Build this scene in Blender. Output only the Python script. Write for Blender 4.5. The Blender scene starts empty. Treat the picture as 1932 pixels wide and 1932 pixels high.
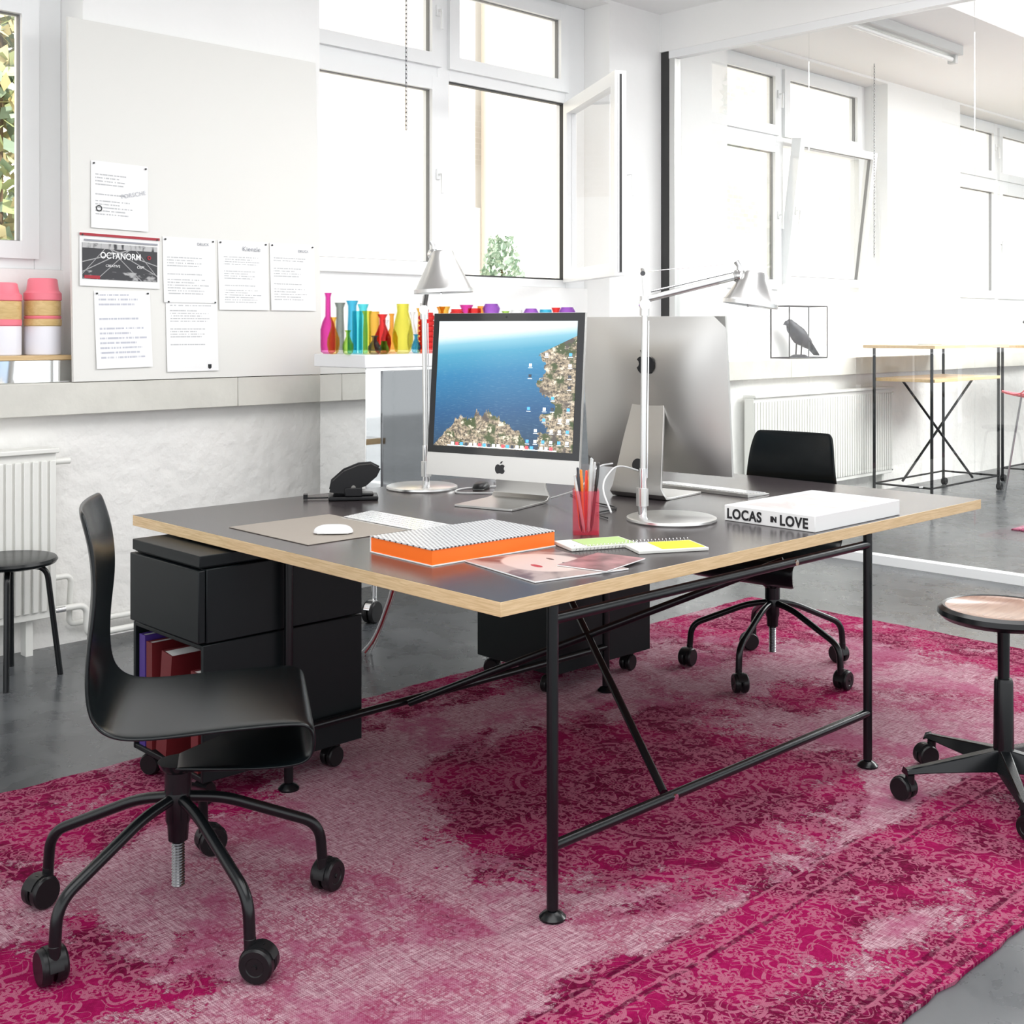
import bpy, math, random
from math import sin, cos, pi, radians, sqrt
from mathutils import Vector, Matrix
random.seed(7)
D=bpy.data; C=bpy.context
def link(o): C.scene.collection.objects.link(o); return o
# ------------------------------------------------------------------ materials
def nodes(name):
    m=D.materials.new(name); m.use_nodes=True; nt=m.node_tree
    b=nt.nodes["Principled BSDF"]; return m,nt,b
def mat(name,col,rough=.5,metal=0.,bump=0.,bscale=40.,trans=0.,spec=None,coat=0.,var=0.,vscale=6.,alpha=1.,emit=0.):
    m,nt,b=nodes(name)
    b.inputs["Base Color"].default_value=(*col,1); b.inputs["Roughness"].default_value=rough
    b.inputs["Metallic"].default_value=metal; b.inputs["Transmission Weight"].default_value=trans
    b.inputs["Coat Weight"].default_value=coat; b.inputs["Alpha"].default_value=alpha
    if emit>0: b.inputs["Emission Color"].default_value=(*col,1); b.inputs["Emission Strength"].default_value=emit
    if spec is not None: b.inputs["Specular IOR Level"].default_value=spec
    tc=nt.nodes.new("ShaderNodeTexCoord")
    if var>0:
        n=nt.nodes.new("ShaderNodeTexNoise"); n.inputs["Scale"].default_value=vscale; n.inputs["Detail"].default_value=4
        nt.links.new(tc.outputs["Object"],n.inputs["Vector"])
        r=nt.nodes.new("ShaderNodeValToRGB"); nt.links.new(n.outputs["Fac"],r.inputs["Fac"])
        r.color_ramp.elements[0].position=.3; r.color_ramp.elements[1].position=.7
        r.color_ramp.elements[0].color=(*[c*(1-var) for c in col],1); r.color_ramp.elements[1].color=(*[min(1,c*(1+var)) for c in col],1)
        nt.links.new(r.outputs["Color"],b.inputs["Base Color"])
    if bump>0:
        n2=nt.nodes.new("ShaderNodeTexNoise"); n2.inputs["Scale"].default_value=bscale; n2.inputs["Detail"].default_value=3
        nt.links.new(tc.outputs["Object"],n2.inputs["Vector"])
        bp=nt.nodes.new("ShaderNodeBump"); bp.inputs["Strength"].default_value=bump; bp.inputs["Distance"].default_value=.02
        nt.links.new(n2.outputs["Fac"],bp.inputs["Height"]); nt.links.new(bp.outputs["Normal"],b.inputs["Normal"])
    return m
class G:
    """small node-graph helper"""
    def __init__(s,nt): s.nt=nt
    def N(s,t,**k):
        n=s.nt.nodes.new(t)
        for a,v in k.items(): setattr(n,a,v)
        return n
    def put(s,inp,v):
        if isinstance(v,bpy.types.NodeSocket): s.nt.links.new(v,inp)
        else: inp.default_value=v
    def M(s,op,a,b=None,c=None,clamp=False):
        n=s.N("ShaderNodeMath",operation=op); n.use_clamp=clamp; s.put(n.inputs[0],a)
        if b is not None: s.put(n.inputs[1],b)
        if c is not None: s.put(n.inputs[2],c)
        return n.outputs[0]
    def S(s,x,a,b):
        n=s.N("ShaderNodeMapRange",interpolation_type='SMOOTHSTEP'); s.put(n.inputs[0],x); s.put(n.inputs[1],a); s.put(n.inputs[2],b); return n.outputs[0]
    def mix(s,f,a,b):
        n=s.N("ShaderNodeMix",data_type='RGBA'); s.put(n.inputs[0],f); s.put(n.inputs[6],a); s.put(n.inputs[7],b); return n.outputs[2]
    def noise(s,vec,scale,detail=4,rough=.5,dist=0.):
        n=s.N("ShaderNodeTexNoise",noise_dimensions='3D'); s.put(n.inputs["Vector"],vec); n.inputs["Scale"].default_value=scale; n.inputs["Detail"].default_value=detail; n.inputs["Roughness"].default_value=rough; n.inputs["Distortion"].default_value=dist; return n.outputs["Fac"]
    def noise2(s,vec,scale,detail=4,rough=.5,dist=0.):
        n=s.N("ShaderNodeTexNoise",noise_dimensions='2D'); s.put(n.inputs["Vector"],vec); n.inputs["Scale"].default_value=scale; n.inputs["Detail"].default_value=detail; n.inputs["Roughness"].default_value=rough; n.inputs["Distortion"].default_value=dist; return n.outputs["Fac"]
    def map(s,vec,scale=(1,1,1),loc=(0,0,0)):
        n=s.N("ShaderNodeMapping"); s.put(n.inputs["Vector"],vec); n.inputs["Scale"].default_value=scale; n.inputs["Location"].default_value=loc; return n.outputs[0]
def pane(name,tint=(1,1,1),fr=1.45,base=0.0,k=1.):
    m=D.materials.new(name); m.use_nodes=True; nt=m.node_tree; nt.nodes.clear(); g=G(nt)
    o=g.N("ShaderNodeOutputMaterial"); t=g.N("ShaderNodeBsdfTransparent"); t.inputs[0].default_value=(*tint,1)
    gl=g.N("ShaderNodeBsdfGlossy"); gl.inputs["Roughness"].default_value=.01
    f=g.N("ShaderNodeFresnel"); f.inputs[0].default_value=fr
    ge=g.N("ShaderNodeNewGeometry")
    fac=g.M('MULTIPLY',g.M('MULTIPLY',g.M('ADD',f.outputs[0],base,clamp=True),k),g.M('SUBTRACT',1.,ge.outputs["Backfacing"]))
    mx=g.N("ShaderNodeMixShader"); nt.links.new(fac,mx.inputs[0]); nt.links.new(t.outputs[0],mx.inputs[1]); nt.links.new(gl.outputs[0],mx.inputs[2]); nt.links.new(mx.outputs[0],o.inputs[0])
    return m
def cglass(name,col,d=.06):
    m=D.materials.new(name); m.use_nodes=True; nt=m.node_tree; nt.nodes.clear(); g=G(nt)
    o=g.N("ShaderNodeOutputMaterial"); t=g.N("ShaderNodeBsdfTransparent"); t.inputs[0].default_value=(*[min(1,c*1.3)**.17 for c in col],1)
    df=g.N("ShaderNodeBsdfPrincipled"); df.inputs["Base Color"].default_value=(*[c*.5 for c in col],1); df.inputs["Roughness"].default_value=.04
    tr=g.N("ShaderNodeBsdfTranslucent"); tr.inputs[0].default_value=(*[min(1,c*.95) for c in col],1)
    m2=g.N("ShaderNodeMixShader"); m2.inputs[0].default_value=.3; nt.links.new(df.outputs[0],m2.inputs[1]); nt.links.new(tr.outputs[0],m2.inputs[2])
    lw=g.N("ShaderNodeLayerWeight"); lw.inputs[0].default_value=.32
    mx=g.N("ShaderNodeMixShader"); nt.links.new(g.M('ADD',d*.6,g.M('MULTIPLY',lw.outputs["Facing"],.5),clamp=True),mx.inputs[0]); nt.links.new(t.outputs[0],mx.inputs[1]); nt.links.new(m2.outputs[0],mx.inputs[2]); nt.links.new(mx.outputs[0],o.inputs[0])
    return m
def wood(name,c1,c2,rough=.45,sc=(1,14,14),spec=.5):
    m,nt,b=nodes(name); g=G(nt); tc=g.N("ShaderNodeTexCoord")
    n=g.noise(g.map(tc.outputs["Object"],sc),4.,5,.6,.6)
    nt.links.new(g.mix(g.S(n,.3,.7),(*c1,1),(*c2,1)),b.inputs["Base Color"]); b.inputs["Roughness"].default_value=rough; b.inputs["Specular IOR Level"].default_value=spec
    return m
WHITE=mat("white_plaster",(.90,.90,.885),.75,bump=.2,bscale=9.,var=.012,vscale=2.)
PLAST=mat("rough_white_plaster",(.85,.84,.81),.8,bump=.7,bscale=14.,var=.035,vscale=3.)
CEIL=mat("ceiling_paint",(.93,.93,.92),.8)
BAND=mat("stone_ledge",(.64,.63,.575),.5,bump=.08,bscale=30,var=.05,vscale=8)
PVC=mat("white_window_plastic",(.86,.87,.87),.3)
GASK=mat("dark_gasket",(.03,.03,.03),.5)
GASL=mat("grey_gasket",(.20,.20,.20),.5)
BLK=mat("black_lacquered_steel",(.004,.005,.006),.25,spec=.35)
BLKP=mat("black_plastic",(.007,.007,.008),.35,spec=.3)
CAB=mat("black_powder_coat",(.0035,.006,.007),.42,spec=.25)
SHELL=wood("black_stained_plywood",(.0020,.0034,.0040),(.004,.006,.007),.24,(1,30,30),.24)
ALU=mat("brushed_aluminium",(.66,.66,.65),.3,metal=1.)
ALUM=mat("satin_aluminium_casing",(.62,.61,.59),.36,metal=1.)
CHROME=mat("polished_chrome",(.75,.75,.75),.08,metal=1.)
DCHR=mat("dark_steel_thread",(.30,.30,.31),.25,metal=1.)
MIRR=mat("mirror_polished_steel",(.80,.81,.81),.03,metal=1.)
DREFL=mat("mirror_dark_reflection",(.22,.225,.23),.04,metal=1.)  # mirror tinted dark to paint in the dark reflection on the doors
BIRCH=wood("birch_edge",(.56,.39,.20),(.72,.54,.32),.45,(3,3,60))
LINO=mat("grey_brown_linoleum",(.036,.029,.031),.25,bump=.015,bscale=400,spec=.75)
WTOP=wood("beech_top",(.60,.41,.2),(.70,.51,.28),.4)
GOLD=wood("yellow_wood_band",(.62,.42,.17),(.74,.54,.25),.4)
PANE=pane("window_pane",k=.8); PART=pane("partition_glass",(.985,.995,.99),1.5,.10)
PAPER=mat("white_paper",(.82,.82,.81),.6)
PINK=mat("coral_pink_paint",(.88,.21,.27),.45); LILAC=mat("pale_lilac_paint",(.80,.79,.84),.4)
RADW=mat("cream_radiator_enamel",(.78,.78,.74),.3)
RED=mat("red_binder",(.11,.007,.010),.5); PURP=mat("purple_book",(.05,.02,.18),.5)
INK=mat("black_ink",(.01,.01,.012),.5); INKG=mat("grey_ink",(.30,.31,.35),.6); INKL=mat("faint_pencil",(.50,.51,.55),.6)
WTXT=mat("white_print",(.9,.9,.9),.5)

# ------------------------------------------------------------------ mesh builder
def fillet(pts,rad,seg=6):
    pts=[Vector(p) for p in pts]; out=[pts[0]]
    for i in range(1,len(pts)-1):
        a,b,c=pts[i-1],pts[i],pts[i+1]; d1=(a-b); d2=(c-b)
        r=min(rad,d1.length*.49,d2.length*.49); p1=b+d1.normalized()*r; p2=b+d2.normalized()*r
        for k in range(seg+1):
            t=k/seg; out.append(p1*(1-t)**2+b*2*t*(1-t)+p2*t*t)
    out.append(pts[-1]); return out
class MB:
    def __init__(s): s.v=[];s.f=[];s.mi=[];s.mats=[];s.g=[]
    def _m(s,m):
        if m not in s.mats: s.mats.append(m)
        return s.mats.index(m)
    def add(s,vs,fs,m,M=None):
        s.g.append((len(s.v),len(s.f)))
        o=len(s.v); i=s._m(m)
        for v in vs:
            v=Vector(v); s.v.append(tuple(M@v if M else v))
        for f in fs: s.f.append(tuple(o+k for k in f)); s.mi.append(i)
        return s
    def box(s,x0,x1,y0,y1,z0,z1,m,M=None,top=None):
        vs=[(x0,y0,z0),(x1,y0,z0),(x1,y1,z0),(x0,y1,z0),(x0,y0,z1),(x1,y0,z1),(x1,y1,z1),(x0,y1,z1)]
        fs=[(0,3,2,1),(0,1,5,4),(1,2,6,5),(2,3,7,6),(3,0,4,7)]
        s.add(vs,fs,m,M); o=len(s.v)-8; s.f.append((o+4,o+5,o+6,o+7)); s.mi.append(s._m(top or m)); return s
    def ring(s,a,b,c,d,t,y0,y1,m):
        """rectangular frame a..b by c..d, member width t, no overlapping pieces"""
        s.box(a,a+t,y0,y1,c,d,m); s.box(b-t,b,y0,y1,c,d,m); s.box(a+t,b-t,y0+.0004,y1-.0004,c,c+t,m); s.box(a+t,b-t,y0+.0004,y1-.0004,d-t,d,m); return s
    def tube(s,pts,r,m,n=12,M=None,caps=True,r1=None):
        pts=[Vector(p) for p in pts]; N=len(pts); vs=[];fs=[]
        up=None
        for i,p in enumerate(pts):
            t=(pts[min(i+1,N-1)]-pts[max(i-1,0)]).normalized()
            if up is None:
                up=Vector((0,0,1)) if abs(t.z)<.9 else Vector((1,0,0))
            x=t.cross(up).normalized(); up=x.cross(t).normalized()
            rr=r if r1 is None else r+(r1-r)*i/(N-1)
            for k in range(n):
                a=2*pi*k/n; vs.append(p+x*cos(a)*rr+up*sin(a)*rr)
        for i in range(N-1):
            for k in range(n):
                k2=(k+1)%n; fs.append((i*n+k,i*n+k2,(i+1)*n+k2,(i+1)*n+k))
        if caps: fs.append(tuple(range(n))[::-1]); fs.append(tuple((N-1)*n+k for k in range(n)))
        return s.add(vs,fs,m,M)
    def lathe(s,prof,m,o=(0,0,0),n=32,M=None,caps=True):
        vs=[];fs=[];N=len(prof)
        for r,z in prof:
            for k in range(n):
                a=2*pi*k/n; vs.append((o[0]+r*cos(a),o[1]+r*sin(a),o[2]+z))
        for i in range(N-1):
            for k in range(n):
                k2=(k+1)%n; fs.append((i*n+k,i*n+k2,(i+1)*n+k2,(i+1)*n+k))
        if caps: fs.append(tuple(range(n))[::-1]); fs.append(tuple((N-1)*n+k for k in range(n)))
        return s.add(vs,fs,m,M)
    def poly(s,pts,y0,y1,m,M=None):
        n=len(pts); vs=[(p[0],y0,p[1]) for p in pts]+[(p[0],y1,p[1]) for p in pts]
        fs=[tuple(range(n)),tuple(range(2*n-1,n-1,-1))]+[(i,n+i,n+(i+1)%n,(i+1)%n)[::-1] for i in range(n)]
        return s.add(vs,[f[::-1] for f in fs],m,M)
    def obj(s,name,parent=None,bevel=0,label=None,sub=0,ang=35,**props):
        me=D.meshes.new(name); me.from_pydata(s.v,[],s.f)
        for m in s.mats: me.materials.append(m)
        me.polygons.foreach_set("material_index",s.mi)
        me.polygons.foreach_set("use_smooth",[True]*len(me.polygons)); me.update()
        me.set_sharp_from_angle(angle=radians(ang))
        o=link(D.objects.new(name,me))
        if parent: o.parent=parent
        if bevel:
            b=o.modifiers.new("bevel","BEVEL"); b.width=bevel; b.segments=2; b.limit_method='ANGLE'; b.angle_limit=radians(40)
        if label: o["label"]=label
        for k,v in props.items(): o[k]=v
        return o
    def objs(s,name,parent=None,**k):
        out=[]; G_=s.g+[(len(s.v),len(s.f))]
        for (v0,f0),(v1,f1) in zip(G_,G_[1:]):
            q=MB(); q.v=s.v[v0:v1]; q.f=[tuple(i-v0 for i in f) for f in s.f[f0:f1]]; q.mi=s.mi[f0:f1]; q.mats=list(s.mats); out.append(q.obj(name,parent,**k))
        return out
def thing(name,loc,label,cat,rz=0,group=None):
    o=link(D.objects.new(name,None)); o.location=loc; o.rotation_euler=(0,0,rz); o.empty_display_size=.1
    o["label"]=label; o["category"]=cat
    if group: o["group"]=group
    return o
def solo(o,label,cat,group=None):
    o["label"]=label;o["category"]=cat
    if group:o["group"]=group
    return o
def text(body,size,m,name,parent,loc,rot,ext=.0004,align='LEFT',label=None,sx=1,off=0.,sp=1.):
    c=D.curves.new("t","FONT"); c.body=body; c.size=size; c.extrude=ext; c.align_x=align; c.offset=off; c.space_character=sp
    t=D.objects.new("t",c); link(t); C.view_layer.update()
    me=D.meshes.new_from_object(t.evaluated_get(C.evaluated_depsgraph_get())); D.objects.remove(t)
    me.materials.clear(); me.materials.append(m); o=link(D.objects.new(name,me)); o.parent=parent; o.location=loc; o.rotation_euler=rot; o.scale=(sx,1,1)
    if label:o["label"]=label
    return o
# desk frame (s along long side, r away), measured in metres
TA=radians(-.891)
def T(s,r,z=0): return (1.822+.99988*s+.01554*r, 1.874-.01554*s+.99988*r, z)
DZ=.752
# ------------------------------------------------------------------ camera
cam=D.cameras.new("camera"); co=link(D.objects.new("camera",cam)); co.location=(0,0,1.3415); co.rotation_euler=(radians(90),0,radians(-44.725))
cam.sensor_width=36; cam.lens=2286.9/1932*36; cam.shift_y=-(966-620.56)/1932; cam.clip_end=200; C.scene.camera=co
# ------------------------------------------------------------------ floor
def floor_mat():
    m,nt,b=nodes("polished_concrete"); g=G(nt); tc=g.N("ShaderNodeTexCoord"); v=tc.outputs["Object"]
    a=g.noise2(v,1.0,6,.62,.5); c=g.noise2(v,6.,5,.65,.3)
    f=g.M('ADD',g.M('MULTIPLY',a,.6),g.M('MULTIPLY',c,.4))
    nt.links.new(g.mix(g.S(f,.34,.66),(.030,.034,.039,1),(.092,.098,.104,1)),b.inputs["Base Color"])
    nt.links.new(g.M('ADD',g.M('MULTIPLY',c,.16),.20),b.inputs["Roughness"]); b.inputs["Coat Weight"].default_value=.2; b.inputs["Coat Roughness"].default_value=.18
    return m
MB().box(-4,18,-6,5.36,-.1,0,floor_mat()).obj("floor",kind="structure")
MB().box(-2.5,18,-3.5,5.36,3.42,3.5,CEIL).obj("ceiling",kind="structure")
# ------------------------------------------------------------------ back wall with window recesses
rec=[(.45,2.36),(3.60,5.83),(7.10,9.40),(10.75,13.4),(14.6,17.0)]
w=MB(); w.box(-4,18,5.01,5.36,0,1.115,PLAST); w.box(-4,18,5.01,5.36,3.40,3.42,WHITE)
x=-4
for a,b in rec:
    w.box(x,a,5.01,5.36,1.115,3.40,WHITE); w.box(a,b,5.20,5.36,1.115,1.60,WHITE); x=b
w.box(x,18,5.01,5.36,1.115,3.40,WHITE); w.obj("wall_back",kind="structure")
w=MB(); x=-4; k=0
while x<18:
    x1=min(x+1.18,18)
    if not(x1>6.36 and x<6.40): w.box(x+.001,x1-.001,4.93,5.012,.98,1.115,BAND)
    else:
        w.box(x+.001,6.345,4.93,5.012,.98,1.115,BAND); w.box(6.415,x1-.001,4.93,5.012,.98,1.115,BAND)
    x=x1
w.obj("trim_1",bevel=.003,kind="structure")
MB().box(17.8,18,-6,5.01,0,3.42,WHITE).obj("wall_right",kind="structure")
# windows
def winframe(n,X0,X1,mull,openright=False,tilt=False,rw=.10):
    e=link(D.objects.new("window_%d"%n,None)); e["kind"]="structure"; e.location=(X0,5.2,1.60)
    W=X1-X0; mu=mull-X0
    f=MB(); y0,y1=.02,.10
    f.box(0,.06,y0,y1,0,1.8,PVC); f.box(W-rw,W,y0,y1,0,1.8,PVC)
    f.box(mu-.045,mu+.045,y0,y1,0,1.8,PVC)
    for a_,b_ in ((.06,mu-.045),(mu+.045,W-rw)):
        for z0,z1 in ((0,.05),(1.17,1.24),(1.75,1.8)): f.box(a_,b_,y0+.0005,y1,z0,z1,PVC)
    f.obj("window_frame",e,bevel=.004)
    def sash(a,b,c,d,yy=0.,t=.075):
        s=MB()
        s.ring(a,b,c,d,t,-.005+yy,.075+yy,PVC); s.ring(a+t,b-t,c+t,d-t,.004,.02+yy,.045+yy,GASL)
        o=s.obj("window_sash",e)
        MB().box(a+t,b-t,.033+yy,.037+yy,c+t,d-t,PANE).obj("glass_pane",o)
        return o
    def handle(par,x,z,yy=0):
        MB().box(x-.014,x+.014,-.018+yy,-.005+yy,z-.03,z+.03,PVC).tube([(x,-.01+yy,z),(x,-.045+yy,z),(x,-.045+yy,z-.11)],.009,PVC).obj("window_handle",par,bevel=.002)
    s1=sash(.05,mu-.03,.045,1.175); handle(s1,mu-.065,.62)
    s2=sash(.05,mu-.03,1.235,1.76); handle(s2,mu-.065,1.55)
    sash(mu+.03,W-rw+.01,1.235,1.76)
    a,b=mu+.03,W-rw
    if openright:
        L=b-a+.02; t=.075; H0,H1=.035,1.165
        s=MB(); s.ring(0,L,H0,H1,t,-.033,.033,PVC)
        s.box(L,L+.004,-.015,.015,H0+.02,H1-.02,ALU)
        s.box(L+.004,L+.008,-.006,.006,H0+.02,H1-.02,GASK)
        o=s.obj("open_window_sash",e); o.location=(b+.0,-.005,0); o.rotation_euler=(0,0,radians(-121))
        MB().box(t,L-t,-.002,.002,H0+t,H1-t,PANE).obj("glass_pane",o)
        MB().box(L-.05,L-.025,.033,.045,.55,.61,PVC).tube([(L-.037,.04,.6),(L-.037,.085,.6),(L-.037,.085,.48)],.009,PVC).obj("window_handle",o)
        g=MB().ring(a,b,.05,1.17,.010,.03,.06,GASK); g.obj("frame_gasket",e)
    else:
        o=sash(a,b+.01,.045,1.175,t=.06 if tilt else .075); handle(o,a+.035,.62)
        if tilt:
            o.location=(0,0,.045)
            o.rotation_euler=(radians(7),0,0)
    return e
winframe(1,.45,2.36,1.42,rw=.12)
winframe(2,3.60,5.83,4.615,openright=True,rw=.185)
winframe(3,7.10,9.40,8.10,tilt=True)
winframe(4,10.75,13.4,12.0)
winframe(5,14.6,17.0,15.8)
# glass partition
e=link(D.objects.new("window_6",None)); e["kind"]="structure"; e.location=(6.38,0,0)
f=MB(); f.box(-.035,.035,-5.9,4.94,3.12,3.17,PVC); f.box(-.035,.035,-5.9,4.94,0,.05,PVC); f.box(-.03,.03,4.895,4.94,.0505,3.1195,ALU); f.obj("partition_frame",e)
MB().box(-.03,.03,4.945,5.008,1.116,3.168,GASK).obj("seal_strip",e)
ys=[4.895,3.91,2.89,1.87,.85,-.17,-1.2,-2.3,-3.5,-4.7,-5.9]
for a,b in zip(ys,ys[1:]):
    MB().box(-.006,.006,b+.0015,a-.0015,.051,3.119,PART).obj("glass_panel",e)
MB().box(6.34,6.42,-5.9,5.01,3.17,3.42,WHITE).obj("wall_divider",kind="structure")

# ------------------------------------------------------------------ outside
def brick():
    m,nt,b=nodes("pale_brick"); g=G(nt); tc=g.N("ShaderNodeTexCoord")
    mp=g.N("ShaderNodeMapping"); mp.inputs["Rotation"].default_value=(radians(90),0,0); nt.links.new(tc.outputs["Object"],mp.inputs[0])
    br=g.N("ShaderNodeTexBrick"); nt.links.new(mp.outputs[0],br.inputs[0]); br.inputs["Scale"].default_value=4; br.inputs["Color1"].default_value=(.50,.44,.36,1); br.inputs["Color2"].default_value=(.57,.50,.42,1); br.inputs["Mortar"].default_value=(.63,.57,.50,1)
    n=g.noise(tc.outputs["Object"],.45,4); nt.links.new(g.mix(g.S(n,.44,.58),br.outputs[0],(.68,.65,.59,1)),b.inputs["Base Color"]); b.inputs["Roughness"].default_value=.9
    return m
OW=mat("pale_outdoor_plaster",(.78,.75,.70),.9)
bd=thing("neighbouring_building",(8,10,0),"pale sunlit brick building across the courtyard","building")
q=MB(); q.box(-16,18,0,.5,0,9,brick()); q.box(-16,18,-.06,0,0,2.7,OW); q.obj("brick_facade",bd)
MB().tube([(1.4,-.1,0),(1.4,-.1,9)],.06,mat("downpipe_paint",(.60,.53,.45),.6)).obj("downpipe",bd)
MB().box(-10,30,5.36,30,.0,1.0,mat("courtyard_ground",(.5,.48,.44),.9)).obj("ground",kind="structure")
def foliage(name,loc,rx,ry,h,n,cols,label,size=.05):
    q=MB(); ms=[mat(name+"_leaf%d"%i,c,.6) for i,c in enumerate(cols)]
    q.tube([(0,0,0),(0,0,h*.8)],.03,mat(name+"_stem",(.2,.13,.07),.8))
    for i in range(n):
        z=random.random(); a=random.random()*2*pi; rr=sqrt(random.random())*(1-z*.75)
        p=Vector((rr*rx*cos(a),rr*ry*sin(a),.05+z*h)); M=Matrix.Translation(p)@Matrix.Rotation(random.random()*6,4,Vector((random.random()-.5,random.random()-.5,random.random()-.5)).normalized())
        s=size*(.6+random.random()*.8); q.add([(-s*.4,0,0),(0,-s*.2,s*.6),(s*.4,0,0),(0,s*.2,-s*.6)],[(0,1,2),(0,2,3)],ms[i%len(ms)],M)
    o=q.obj(name); o.location=loc; return solo(o,label,"shrub")
foliage("conifer_shrub",(7.40,7.6,1.0),.42,.42,1.1,1900,[(.5,.62,.5),(.62,.72,.58),(.42,.56,.44)],"pale green conifer shrub outside the open window",.045)
foliage("climbing_plant",(2.75,6.9,1.0),.7,.3,2.9,2600,[(.45,.52,.25),(.62,.54,.28),(.32,.42,.30)],"yellow-green climbing plant outside the window",.09)

# ------------------------------------------------------------------ whiteboard and papers
tilt=radians(-2.0)
bo=thing("pin_board",(2.28,4.925,1.118),"large plain white board leaning on the wall ledge","board"); bo.rotation_euler=(tilt,0,0)
MB().box(0,1.275,0,.018,0,1.55,mat("white_board_surface",(.76,.755,.72),.55)).obj("board_panel",bo,bevel=.001)
def papermat(name,x0,x1,z0,z1,dens=85,col=(.14,.15,.18)):
    m,nt,b=nodes(name); g=G(nt); tc=g.N("ShaderNodeTexCoord"); sp=g.N("ShaderNodeSeparateXYZ"); nt.links.new(tc.outputs["Object"],sp.inputs[0])
    X,Z=sp.outputs[0],sp.outputs[2]
    ln=g.M('GREATER_THAN',g.M('SINE',g.M('MULTIPLY',Z,dens*2*pi)),.35)
    row=g.M('FLOOR',g.M('MULTIPLY',Z,dens)); cb=g.N("ShaderNodeCombineXYZ"); nt.links.new(g.M('MULTIPLY',X,170.),cb.inputs[0]); nt.links.new(g.M('MULTIPLY',row,7.3),cb.inputs[1])
    wd=g.M('GREATER_THAN',g.noise(cb.outputs[0],1.,2),.44)
    cb2=g.N("ShaderNodeCombineXYZ"); nt.links.new(g.M('MULTIPLY',row,.37),cb2.inputs[1]); para=g.M('GREATER_THAN',g.noise(cb2.outputs[0],1.3,1),.42)
    rn=g.noise(cb2.outputs[0],9.1,0)
    end=g.M('LESS_THAN',X,g.M('ADD',x0+(x1-x0)*.35,g.M('MULTIPLY',rn,(x1-x0)*1.0)))
    f=g.M('MULTIPLY',g.M('MULTIPLY',ln,wd),g.M('MULTIPLY',para,end))
    for c in (g.M('GREATER_THAN',X,x0),g.M('LESS_THAN',X,x1),g.M('GREATER_THAN',Z,z0),g.M('LESS_THAN',Z,z1)): f=g.M('MULTIPLY',f,c)
    nt.links.new(g.mix(g.M('MULTIPLY',f,.55),(.86,.86,.855,1),(*col,1)),b.inputs["Base Color"]); b.inputs["Roughness"].default_value=.6
    return m
PIN=mat("dark_pin",(.02,.02,.02),.4)
def sheet(name,x0,x1,z0,z1,m,label,rot=0):
    W,H=x1-x0,z1-z0; q=MB(); n=8; vs=[];fs=[]
    for i in range(n+1):
        for j in range(2): vs.append((W*j,-.0015-.004*(1-i/n)*(1-i/n),H*i/n))
    for i in range(n): fs.append((2*i,2*i+1,2*i+3,2*i+2))
    q.add(vs,fs,m); t=thing(name,(x0,0,z0),label,"paper")
    o=q.obj("sheet",t)
    dz=(z0-1.118); t.location=(x0,4.925+dz*math.tan(-tilt)-.002,z0); t.rotation_euler=(tilt,rot,0)
    p=MB()
    for px in (.012,W-.012): p.tube([(px,-.001,H-.012),(px,-.008,H-.012)],.004,PIN,8)
    p.objs("pin",t); t["group"]="papers pinned to the white board"; return t
R90=(radians(90),0,0)
p1=sheet("paper_sheet",2.365,2.63,1.775,2.065,papermat("letter_a",.02,.2,.05,.26,70),"printed letter with grey handwritten note pinned to the board",radians(1))
text("PORSCHE",.026,INKL,"handwriting",p1,(.138,-.006,.135),(radians(90),radians(-14),0),sp=1.1)
q=MB(); q.lathe([(.010,0),(.014,0),(.014,.001),(.010,.001),(.010,0)],INK,caps=False,n=20,M=Matrix.Translation((.035,-.006,.085))@Matrix.Rotation(radians(90),4,'X')); q.obj("logo_ring",p1)
p2=sheet("poster_print",2.31,2.68,1.525,1.755,PAPER,"dark colour print with red header strip",radians(1))
def hallmat():
    m,nt,b=nodes("dark_hall_print"); g=G(nt); tc=g.N("ShaderNodeTexCoord"); v=tc.outputs["Object"]
    sp=g.N("ShaderNodeSeparateXYZ"); nt.links.new(v,sp.inputs[0]); X,Z=sp.outputs[0],sp.outputs[2]
    def dl(k,o,w_): return g.M('LESS_THAN',g.M('ABSOLUTE',g.M('SUBTRACT',g.M('SUBTRACT',Z,.105),g.M('MULTIPLY',g.M('SUBTRACT',X,o),k))),w_)
    tr=None
    for k,o in ((.5,.1),(-.5,.26),(.28,.02),(-.28,.34),(1.1,.06),(-1.1,.31),(.9,.16),(-.9,.2)):
        l=dl(k,o,.0022); tr=l if tr is None else g.M('MAXIMUM',tr,l)
    n=g.noise(g.map(v,(14,1,30)),1.,3); fl=g.M('MULTIPLY',g.S(n,.50,.60),g.M('LESS_THAN',Z,.066))
    hz=g.M('LESS_THAN',g.M('ABSOLUTE',g.M('SUBTRACT',Z,.174)),.011)
    n2=g.noise(g.map(v,(40,1,12)),1.,2)
    f=g.M('MAXIMUM',g.M('MAXIMUM',g.M('MULTIPLY',tr,.5),g.M('MULTIPLY',fl,.6)),g.M('MULTIPLY',g.M('MULTIPLY',hz,g.S(n2,.35,.5)),.7))
    nt.links.new(g.mix(f,(.035,.035,.04,1),(.65,.65,.65,1)),b.inputs["Base Color"]); return m
MB().box(.012,.358,-.006,-.003,.03,.185,hallmat()).obj("printed_picture",p2)
REDI=mat("red_ink",(.38,.015,.03),.5)
MB().box(0,.37,-.006,-.004,.215,.226,REDI).box(.02,.09,-.007,-.006,.032,.046,REDI).box(.02,.36,-.006,-.004,.193,.20,INKG).obj("header_strip",p2)
text("OCTANORM",.038,WTXT,"lettering",p2,(.185,-.0075,.122),R90,align='CENTER',label="bold white OCTANORM lettering",sx=.86,off=.0006)
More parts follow.
